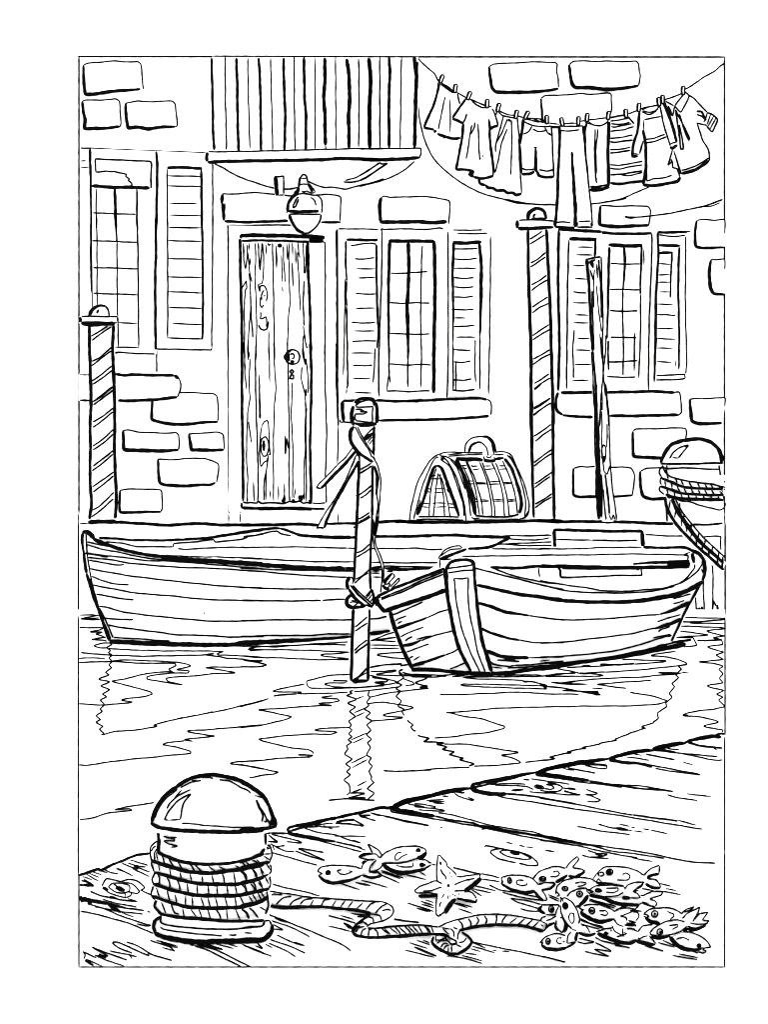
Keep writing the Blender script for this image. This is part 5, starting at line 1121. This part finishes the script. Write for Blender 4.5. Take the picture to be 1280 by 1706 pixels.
rope.ink(rs, '''@V 5-6-5.5 568,472 600,495 700,533 800,554 930,560; 5.5-5-5 910,560 1050,552 1150,532 1280,490; @W 5-5-6 -5,550 80,518 140,490
@V 6-7-6.5-7 528,533 600,560 700,590 800,612 930,620; 7-6.5-6 910,620 1060,602 1200,580 1280,562; @W 6-6-5 0,585 100,562 202,545
@V 5-6-6-7 545,612 650,642 800,682 950,694; 7-6-5.5 930,694 1100,692 1200,672 1280,645; @W 6-5-3 -3,688 100,660 190,628
@V 6-6-7 540,690 650,726 800,762 950,770; 7-6 930,769 1100,767 1280,732; @W 5-5-5 -3,766 100,742 195,722
@V 5-6-6.5 535,770 650,812 760,842 900,853; 7-6-6 880,853 1100,848 1200,828 1280,802; @W 6-6-7-5 -3,840 100,818 150,800 185,772
@V 4-5-6-6 565,858 590,890 700,912 850,922; 6-5-5 830,920 1000,937 1200,938 1280,932; @W 5-5-6 -3,940 60,940 130,930 185,885
@V 2.6 565,405 525,440 520,490 532,537; 2.8 528,540 530,570 547,612; 2.8 550,618 532,660 545,702; 3 540,705 525,760 548,797; 4-5 560,800 548,840 590,892; 2 560,438 540,448 528,475; 2 570,450 550,480 548,528; 4 520,520 545,545
558,480 570,530; 595,500 605,520 615,557; 645,520 655,545 677,572; 703,540 735,592; 780,557 795,570 815,607; 820,567 840,585 870,612; 910,575 955,605; 975,575 1020,592; 1085,570 1112,580; 1130,548 1165,572; 1200,535 1220,540 1242,560; @W 40,545 62,562; 110,530 132,552; 160,505 200,532; 2.4 165,490 205,490; 2.4 172,445 190,452 207,448; 2.4 205,440 212,500 195,547; 2.2 203,560 210,600 195,627; 2.2 198,640 203,690 195,722
@V 575,560 582,602; 650,592 657,632; 720,615 727,657; 785,625 797,672; 865,640 870,682; 930,632 945,692; 1000,625 1012,650 1015,682; 1075,612 1088,682; 1130,605 1158,630 1165,662; 1200,595 1220,620 1222,642; 1255,590 1275,642; @W 0,600 30,635 42,672; 80,590 105,620 112,652; 130,572 160,622; 2.2 175,555 205,600
@V 568,622 580,650 580,692; 630,650 648,680 652,722; 700,667 715,705 717,742; 765,690 775,752; 832,697 835,757; 905,702 910,762; 965,705 970,762; 1030,702 1040,762; 1085,697 1100,762; 1130,692 1155,720 1162,752; 1190,690 1212,715 1217,737; 1240,682 1275,722; @W 30,692 47,747; 80,672 100,700 107,737; 120,652 150,712; 165,640 192,692
@V 560,715 582,782; 630,732 650,802; 685,762 697,822; 755,770 755,837; 2.4 800,782 802,842; 860,785 880,842; 905,785 920,847; 955,785 970,842; 1020,782 1035,842; 1085,782 1095,837; 1120,777 1147,827; 1180,772 1207,817; 1240,752 1262,802; @W 0,775 22,822; 80,757 112,807; 140,747 162,782
@V 595,812 622,887; 660,827 680,882 712,892; 735,857 747,912; 790,862 827,907; 845,862 862,912; 905,865 920,922; 960,862 980,890 992,927; 1030,862 1037,932; 1090,862 1122,932; 1130,857 1160,885 1177,922; 1180,852 1215,880 1242,917; 2.2 1255,845 1282,862; @W 20,862 45,885 62,922; 65,852 90,875 112,912; 2.2 132,845 172,867; 3-3.5 178,742 186,800 190,840 170,892''', 2.0)
rope_root = rope.build('mooring_rope', label='thick twisted rope coiled five times round the near bollard, its tail looping across the dock', category='rope', group='ropes on the bollards')
rope = Part(ROPE, eps=.005, floor=DOCK)
rope.tube([P3(x, y, zt(x, y)) for x, y in q], TR, 12)
rs = rope.cast(level(DOCK + TR))
rope.ink(rs, '''@W 2.4 195,738 250,748 330,756 430,775 600,787; 2.4 580,785 750,798 900,806 970,815 1015,842 1025,872 1005,907 950,937 870,957 845,975; 5-5.6-5-5 190,800 210,838 330,847 500,842 700,857; 5-6 690,857 800,870 872,887; 4.4-4-5 870,888 840,912 790,950 760,980 745,1012; 5 745,1010 780,1037 880,1050; 5 860,1048 1050,1042 1280,1022; @X 5-4.6-4.5 0,1042 200,1030 330,1025; 5 320,1025 390,1028 435,1040; @W 2.2 850,985 900,985 1050,970 1150,963 1280,968; @X 2.2 0,976 150,966 260,965 362,977; @W 2.2 785,955 820,942 835,950 850,962; 2 755,1010 775,980 800,965
195,802 205,770 225,757 282,762; 240,827 290,782 342,772; 330,832 360,800 412,782; 400,827 430,797 482,787; 465,837 490,797; 540,837 560,800 602,792; 615,837 640,802; 670,842 702,802; 720,847 752,807; 780,852 817,817; 840,862 870,825 902,812; 900,887 940,842 985,822; 945,872 985,858 1007,866; 870,888 930,902 945,932; 850,907 885,922 890,952; 770,1012 790,982 832,975; 805,1032 815,1000 842,985; 855,1037 860,995 880,990; 895,990 915,1010 920,1037; 940,985 990,1022; 1000,982 1050,1022; 1060,977 1110,1022; 1120,972 1170,1022; 1190,970 1217,1017; 1235,972 1257,1012
@X 2.4 360,977 430,947 520,920 650,895 750,890; 2.4 740,890 820,895 900,907 1050,935; 5-5.4-5 500,1002 600,977 750,962; 5-5-6 740,962 900,967 1000,987 1065,1007; 2.4 1050,935 1085,955 1078,990 1062,1005; 1045,960 1065,975; 4.4-5-6-5-4 330,1040 320,1080 350,1112 430,1155 500,1157; 5-5-3 490,1157 555,1120 587,1075 560,1040 520,1012; 1.9 345,1037 345,1060 352,1075; 2.6 410,1035 440,1050 478,1070 482,1085 450,1090 415,1060 405,1040; 2.2 490,1062 495,1022 510,1002; 2 385,980 440,990; 3 440,1092 480,1095
70,975 95,1000 112,1022; 140,972 165,1000 182,1022; 190,972 232,1017; 0,987 42,1025; 270,975 300,995 312,1022; 315,970 332,1022; 390,987 432,1022; 440,987 465,1010 467,1042; 495,932 520,955 525,987; 560,922 580,945 580,972; 620,910 632,935 615,962; 670,902 688,930 675,957; 750,892 752,930 745,955; 820,895 792,930 788,952; 885,917 840,952; 940,922 890,962; 990,932 940,972; 1030,942 990,982; 350,1062 375,1065 412,1050; 352,1087 380,1070 420,1067; 380,1112 395,1090 427,1085; 400,1127 412,1105 437,1097; 2.4 450,1097 452,1142; 430,1110 428,1150; 480,1092 520,1112; 500,1082 530,1075 550,1050; 460,980 492,990''', 2.0)
rope.build('tail', rope_root)

# ================================================================== FISH AND STARFISH
def lay(poly, lvl=0, tilt=9):
    """the surface a creature lies on: touches the dock along its lower edge and leans up a little behind"""
    x, y = max(poly, key=lambda q: q[1])
    d0 = level(DOCK + .02)(x, y)
    T = math.tan(math.radians(tilt))
    def s(px, py):
        m = (py - YH) / F
        return (H - DOCK - .02 + T * d0) / (m + T) - lvl * .035
    return s


FISH = []


def fish(label, poly, ink, lvl=0, eye=None):
    p = Part(SKIN, eps=.005, floor=DOCK)
    p.fine = .3
    sf = lay(poly, lvl)
    p.puff(poly, sf, .03, .014, 13, 5)
    sc = p.cast(sf)
    p.ink(sc, ink, 2.1)
    if eye:
        e = Part(SKIN, eps=.010, floor=DOCK)
    o = p.build('fish', label=label, category='fish', group='fish on the dock')
    if eye:
        e.ink(sc, eye, 2)
        me = e.build('eye', o)
    FISH.append(o)
    return o


fish('single fish facing the near bollard, nose to the left, apart from the big pile',
     pts('W', '515,605 540,580 600,565 700,568 770,575 808,588 830,555 880,528 912,530 885,560 865,612 905,602 948,633 900,650 860,645 815,632 760,662 700,674 630,684 560,665 530,640'), '''
@W 515,603 540,580 600,565 700,568 770,575 808,588; 4-6-6-5 520,632 560,668 620,684 700,674 760,658; 5-3.6 750,662 815,630; 4.6-5 815,634 880,648 946,635; 2 808,588 820,560 850,535 895,530; 2.2 862,612 870,570 910,532; 3 862,612 905,604 948,633; 4 865,612 930,612; 2.4 515,605 548,620 525,632; 4 515,603 525,612; 2 680,595 650,598 650,608 665,622 700,625 742,612; 2 725,600 752,610''', 0, '@W o 5.2 587,615')
fish('lower fish of the overlapping pair beside the starfish, nose to the right',
     pts('W', '905,532 955,545 1060,548 1140,535 1190,522 1265,540 1280,556 1250,592 1150,612 1060,618 990,595 955,565 930,595 865,615 868,575'), '''
@W 6-8-8-6-5 952,555 985,588 1060,616 1150,610 1240,590; 4 1230,592 1275,562; 2.2 1190,524 1235,530 1278,552; 2 905,534 870,580 862,612 900,605 940,580 952,558; 1.9 1040,567 1100,578 1148,575 1155,560 1148,550; 4 860,612 905,606; 3 805,590 860,545 905,530; 3 1255,545 1275,550''', 0, '@W o 4.6 1213,563; 3 1228,560 1240,566')
fish('upper fish of the overlapping pair beside the starfish, nose to the right',
     pts('W', '932,515 945,495 920,460 855,428 880,482 835,482 790,515 850,522 910,530 950,550 1060,552 1140,537 1200,515 1248,480 1230,455 1180,437 1060,445 980,475'), '''
@W 2.2 930,517 980,475 1060,445 1180,437 1230,455 1245,475; 6-7-6 1245,478 1220,505 1180,518; 2.2 1200,515 1140,535 1060,550 960,553; 2.2 947,495 920,462 855,428 880,482; 2.6 855,428 870,455 880,484; 2 930,515 905,490 850,495 795,515; 5-3 790,515 825,490 875,484; 2.6 795,517 850,528 905,530; 5 810,552 840,535; 6 950,550 960,570; 1.9 1055,530 1035,530 1033,505 1050,485 1078,480; 1.9 1055,530 1085,505 1118,490''', 1, '@W o 4.4 1188,467')
fish('fish at the left end of the big pile, nose pointing left at the starfish',
     pts('X', '780,660 790,645 850,632 930,633 990,655 1030,695 1090,680 1145,685 1120,710 1060,730 1090,800 1060,805 1010,742 930,747 850,728 790,695'), '''
@X 2.2 780,660 790,645 850,632 930,633 990,655 1030,695; 4.6-5.4-6 785,690 850,728 930,748 1008,740; 5-6 1005,740 1030,775 1062,805; 2 1062,805 1092,798; 2 1055,732 1075,765 1090,798; 2 1030,695 1090,680 1145,685; 4-5 1050,730 1110,722 1145,688; 3 1030,695 1050,688; 3 780,660 790,672 780,690; 2 935,665 900,665 885,672 888,690 920,700 952,697 952,682''', 1, '@X e 2.4 13 17 838,667; 3 835,672 844,656')
fish('topmost fish at the left of the pile with its forked tail raised, overlapping its neighbour',
     pts('Y', '-48,655 0,603 60,580 120,573 170,583 210,540 255,505 260,528 220,580 303,605 285,632 215,642 185,632 120,670 60,687 0,682 -40,690'), '''
@X 2.2 992,655 1040,605 1120,578; @Y 2.2 70,578 110,573 172,584; 2.2 172,583 210,540 252,507; 2.4 252,507 258,528 220,580; 2.2 218,580 270,590 303,605; 5-6-5 105,680 140,662 185,632; 5-6-4 190,638 240,645 302,608; 2 85,610 115,605 130,622 115,638 68,642; 2 -10,690 40,682 100,682''', 0, '@Y e 2.4 22 15 18,655; o 3 10,655; 3 28,650 30,660')
fish('round fish in the upper middle of the pile with its gaping mouth at the left',
     pts('Y', '108,745 112,705 160,668 250,648 340,655 380,670 335,720 240,735 185,775 140,765'), '''
@Y 2.4 105,762 108,735 118,702 165,667 250,648 300,648; 2.2 290,648 345,657 375,675; 2 180,775 210,742 260,722 312,718; 3 105,745 118,752 130,768 110,772; 3 135,775 150,795; 1.9 232,685 270,677 308,680 312,690 280,702 250,705''', 1, '@Y e 2.4 20 14 168,721; 4 162,722 172,718')
fish('largest fish, topmost on the right of the pile, with a round eye and open mouth',
     pts('Y', '385,612 430,580 500,573 580,580 650,605 692,630 740,585 798,565 798,625 722,648 775,665 806,722 750,714 708,690 650,682 570,705 480,694 415,682 385,652'), '''
@Y 2.4 388,610 430,580 500,573 580,580 650,605 692,630; 2.2 410,682 480,690 560,705; 2.2 692,632 740,588 798,567; 3.4 798,567 795,625; 5-6 795,625 755,632 715,648; 2.2 715,655 775,662 803,700 803,722; 6-5 705,690 750,714 803,720; 1.9 550,625 575,618 600,635 595,658 575,665 512,664; 2.2 395,617 418,612 428,625 415,635 395,638; 4 388,610 392,640; 5-6 372,680 410,690 440,692; 2 388,650 412,680; 2.4 350,662 388,612; 2 375,675 395,655''', 2, '@Y e 2.4 22 18 465,611; o 4.4 461,610')
fish('fish just below the largest one with its curled tail held up to the right',
     pts('Y', '325,735 380,702 470,697 560,705 595,690 695,677 690,692 630,735 672,785 600,790 560,775 480,780 400,772 340,757'), '''
@Y 2.4 330,730 380,702 470,697 562,706; 2 335,760 430,775 520,768 560,745; 2.2 565,725 590,695 640,680 697,678; 2.2 697,678 665,710 625,738 650,755 672,785; 2 672,785 600,782; 4 690,690 665,712; 3 650,725 685,705; 1.9 440,718 520,718 522,735 490,748 440,745; 2.4 320,735 358,740 325,755; 2.2 320,725 335,730; 2.2 560,708 572,725; 3 625,738 660,735''', 2, '@Y e 2.4 21 11 391,733; o 2.4 396,733; 3 378,733 384,733')
fish('dark-bellied fish lying beneath the curled-tail fish on the right of the pile',
     pts('Y', '330,768 560,770 680,785 740,745 822,740 815,765 740,790 784,825 760,845 685,817 600,835 500,822 400,788'), '''
@Y 5-6-7-7-5 330,766 420,785 480,810 560,828 665,832; 2.2 670,765 690,768 750,740 822,740; 2.2 822,740 810,765 735,790; 2.4 735,790 770,805 783,825 770,842; 5-4-2.4 680,812 730,835 770,842; 2 660,832 690,812''', 1, '@Y e 2.2 22 7 577,783; 2 575,783 590,783')
fish('fish head poking up in the middle of the pile above the upright fish',
     pts('Y', '183,775 230,735 310,720 320,758 270,845 225,822'), '''
@Y 2.2 180,775 205,745 250,727 310,720 316,740; 6-7-6 322,762 300,800 262,838; 2 316,740 335,760; 2 310,720 330,735 360,740; 5 240,840 275,842''', 2, '@Y e 2.2 20 19 265,757; 5 258,760 272,750')
fish('broken fish with a jagged head end at the left of the upright fish',
     pts('X', '1040,830 1175,828 1198,880 1218,960 1205,1018 1165,1005 1145,965 1110,965 1045,932 1075,900 1030,868'), '''
@X 2.4 1050,830 1110,828 1170,828; 2.2 1170,830 1150,870 1143,895 1078,898; 4-7-4 1055,832 1035,862 1075,890; 2.2 1045,935 1052,915 1080,905; 2.2 1080,935 1110,925 1150,905; 2 1150,930 1150,970 1168,1000 1190,1018; 2.2 1190,1018 1208,960 1190,915 1175,912; 6 1208,935 1218,975 1200,1015; 6 1138,965 1162,1005; 5 1075,990 1100,965 1130,955; 3 1130,945 1145,965''', 1, '@X e 2 17 20 1117,857; o 3.4 1120,858')
fish('upright fish diving head up through the middle of the pile',
     pts('Y', '128,812 160,780 212,808 248,860 268,925 264,960 300,975 378,1016 330,1035 268,1020 245,1078 180,1090 195,1020 222,995 190,965 155,915 138,870'), '''
@Y 2.2 135,800 165,782 210,808 245,860 266,920 262,955; 2.2 135,830 145,890 180,955 212,992; 2 212,992 245,1000; 2.2 210,1010 188,1035 180,1085; 5-6-4 250,1010 242,1050 240,1075; 2.4 185,1088 240,1076; 5-5.5-4 258,1015 300,1030 340,1032 375,1017; 2 270,955 300,965 322,990 335,1015; 3 275,960 300,970; 1.9 200,940 193,910 205,885 225,890 230,935 215,955 200,940; 2.4 135,800 140,815; 2 150,795 158,812''', 3, '@Y o 4.6 170,835; e 1.8 17 20 170,835')
fish('small fish at the bottom left of the pile, nose to the left',
     pts('Y', '-2,1085 40,1042 110,1020 172,1033 190,1060 182,1090 240,1078 180,1118 120,1132 50,1124 8,1102'), '''
@Y 2.4 -2,1085 40,1042 110,1020 172,1035; 5-6-6.5-5 8,1098 50,1122 120,1130 180,1115; 5-3 170,1120 240,1080; 1.9 148,1048 120,1052 112,1075 130,1087 148,1085; 1.8 152,1075 168,1070; 3 -2,1085 18,1080 8,1096''', 2, '@Y e 2.4 14 19 55,1073; 4 50,1078 60,1066')
fish('fish in the middle of the pile with a frayed scribbled tail to the right',
     pts('Y', '262,852 330,828 400,830 460,850 505,875 560,840 662,835 648,868 662,910 640,982 570,970 490,928 400,942 320,918 268,882 290,868'), '''
@Y 2.2 290,835 330,828 400,830 460,850 505,875; 6-8-7-5 268,880 320,915 390,942 440,940 492,925; 2 500,872 550,845 600,835 662,836; 2.4 660,838 635,860 600,882 535,905; 2.2 535,900 575,915 580,935; 2 620,870 655,885 660,910 640,935; 2 490,920 520,960 560,975; 5 565,965 640,962; 4 580,985 638,992; 4.4 590,935 642,948; 2.4 575,950 630,960 645,975; 3.4 600,865 680,872; 2 510,860 580,850 640,858; 2 395,868 440,870 453,885 440,900 400,892; 3 262,852 290,862 268,880; 2 262,850 270,835''', 3, '@Y e 2.4 20 21 347,868; o 2.6 342,868; 2.4 356,862 352,876')
fish('fish low in the middle of the pile with a dark belly and drooping tail',
     pts('Y', '375,1012 430,988 490,980 560,985 620,985 655,1007 700,965 760,962 745,1000 730,1040 772,1082 762,1102 690,1082 640,1067 560,1087 470,1062'), '''
@Y 2.2 375,1010 430,990 485,982; 2 580,985 620,992 655,1007; 2 655,1007 690,968 755,960; 7-8-7-6 385,1018 430,1042 520,1075 600,1085 645,1068; 7-7-6 640,1070 700,1085 765,1097; 2.4 730,1035 770,1083 765,1100; 2.4 720,1035 690,1042 660,1060; 2.2 655,1045 665,1070; 2 482,965 500,1005 560,1040; 2 560,1040 552,1010 556,985; 2 512,1040 540,1035 580,1022 560,1012; 4 480,995 470,1003''', 2, '@Y o 4 440,1020; 4 452,1015 458,1022')
fish('upper right fish with a spiky three-pointed tail and a ringed eye',
     pts('Y', '690,890 740,855 800,847 870,850 945,887 1030,840 1070,842 1055,887 1122,877 1095,930 1132,937 1110,967 1030,962 950,932 850,942 800,955 730,937 712,905'), '''
@Y 2.2 695,888 740,857 800,849 865,850 920,870 948,887; 2.2 945,887 975,860 1030,842; 2.4 1030,842 1010,862 955,880; 2.2 950,920 985,885 1040,860 1068,842; 2.2 1068,842 1055,880 1020,942; 2.2 1035,925 1065,890 1122,877; 2.4 1122,877 1100,910 1085,930; 2.2 1085,930 1128,935 1110,955 1040,945; 3 690,890 720,900 718,915 692,905; 6-7-6 702,915 740,943 802,955; 1.9 848,873 890,888 895,905 868,927''', 2, '@Y e 2.4 21 20 767,890; 3.4 760,893 775,888; 2 766,880 768,900')
fish('slim fish lying across the lower right of the pile, nose down to the left',
     pts('Y', '730,1025 760,985 830,945 910,930 965,940 1000,950 1080,945 1122,957 1100,975 1030,1000 985,987 940,1010 870,1037 800,1050 740,1042'), '''
@Y 2.2 735,1015 760,985 830,945 910,930 968,942; 2.4 732,1025 800,1040 870,1030 940,1007 985,972; 6-7-5 742,1040 800,1050 870,1036; 2.2 985,970 1040,985 1112,963; 6-6-4 980,990 1030,997 1108,968; 2 1000,950 1060,958 1122,957; 5 960,1003 990,985; 1.9 860,965 918,962 920,975 880,993; 2 730,1015 742,1025''', 3, '@Y e 2.4 19 20 800,1010; o 2.8 806,1012')
fish('fish at the far right of the pile, nose to the right and down, mouth open',
     pts('Y', '866,1042 960,1003 1020,1012 1090,1048 1142,1112 1105,1118 1112,1138 1088,1157 1030,1137 960,1124 905,1088'), '''
@Y 2.2 955,1005 1020,1015 1090,1050 1130,1092 1142,1112; 7-8-7-5 868,1042 905,1088 960,1122 1030,1132 1078,1118; 2.6 1142,1112 1102,1117 1088,1128 1112,1138 1090,1153 1050,1142; 1.9 912,1062 920,1053 960,1048 1000,1064; 2 1075,1115 1100,1118''', 2, '@Y o 4.6 1062,1101; 4 1048,1100 1076,1098')

star = Part(SKIN, eps=.005, floor=DOCK)
star.fine = .3
sp = pts('X', '358,505 370,500 390,520 420,548 425,575 455,600 480,630 520,640 600,630 640,625 648,650 580,690 540,725 545,740 590,750 622,790 612,812 560,805 480,788 450,812 410,855 365,907 345,890 350,800 355,762 300,752 220,752 203,735 240,705 310,680 352,668 350,600 352,540')
sf = level(DOCK + .015)
star.puff(sp, sf, .035, .01, 14, 5)
ss = star.cast(sf)  # heaviest strokes along the arms are shadows drawn in ink
star.ink(ss, '''@X 2.4 355,670 350,600 355,540 360,505 372,500 390,520 418,548; 2.4 418,545 422,572 455,600 485,632; 2.4 485,640 520,640 600,630 638,625 642,645; 8-7 650,652 600,695 535,740; 2.2 470,735 535,735 590,750 618,785; 4-5-4 618,790 612,812 560,802 485,787; 7-8-9 478,790 445,825 405,885; 2.4 410,870 365,907 347,890 350,800 357,765; 4 365,905 385,890; 2.2 355,760 300,750 220,750 205,735 240,705 310,682; 2.2 300,684 340,670 355,672 388,688; 6 230,770 300,770 358,768
4 375,540 381,565; 3 378,590 390,620 410,640 413,660; 2.4 260,738 310,735 340,725 388,712; 2.2 470,695 540,668 605,652; 2.4 385,785 405,755; 2.4 368,845 375,820 388,808; 2 425,792 430,765; 2.6 443,770; 2 470,770 480,765; 2 495,760 505,755; 2.4 440,617; 2.4 450,640; 2 560,665 580,660; 2.4 430,735; 2.4 460,760''', 2)
star.dot(*tp('X', '430,703'), 2.8, 3.4, ss)
star.build('starfish', label='five-armed starfish lying flat on the dock planks left of the fish pile', category='starfish')

for o in bpy.data.objects:
    if 'origin' in o:
        del o['origin']

# ------------------------------------------------------------------ light, sky and camera
world = bpy.data.worlds.new('World')
scene.world = world
world.use_nodes = True
nt = world.node_tree
bg = nt.nodes['Background']
sky = nt.nodes.new('ShaderNodeTexSky')
sky.sky_type = 'NISHITA'
sky.sun_disc = False
EL, AZ = math.radians(46), math.radians(180)       # soft high sun behind the viewer, thin white overcast
sky.sun_elevation = EL
sky.sun_rotation = AZ
sky.air_density = 1.0
sky.dust_density = 3.0
over = nt.nodes.new('ShaderNodeMix')                # bright even cloud cover over the clear sky
over.data_type = 'RGBA'
over.inputs['Factor'].default_value = .985
over.inputs['B'].default_value = (7.6, 7.6, 7.6, 1)
nt.links.new(sky.outputs['Color'], over.inputs['A'])
nt.links.new(over.outputs['Result'], bg.inputs['Color'])
bg.inputs['Strength'].default_value = .15
sun = bpy.data.lights.new('sun', 'SUN')
sun.energy = .5
sun.angle = math.radians(50)
sun.color = (1, .98, .95)
so = bpy.data.objects.new('sun', sun)
col.objects.link(so)
dirv = Vector((math.sin(AZ) * math.cos(EL), math.cos(AZ) * math.cos(EL), math.sin(EL)))
so.rotation_euler = dirv.to_track_quat('Z', 'Y').to_euler()
so.location = dirv * 30

cam = bpy.data.cameras.new('camera')
cam.sensor_fit = 'VERTICAL'
cam.sensor_height = 24
cam.sensor_width = 18
cam.lens = 24 * F / 1706
cam.shift_y = -(853 - YH) / 1706
cam.clip_start = .1
cam.clip_end = 2000
co = bpy.data.objects.new('camera', cam)
co.location = (0, 0, H)
co.rotation_euler = (math.radians(90), 0, 0)
col.objects.link(co)
scene.camera = co
vs = scene.view_settings
vs.view_transform = 'Standard'
vs.look = 'None'
vs.exposure = 1.1
vs.gamma = 1
vs.use_curve_mapping = False
scene.cycles.max_bounces = 12
scene.cycles.diffuse_bounces = 8
scene.cycles.filter_width = 1.1
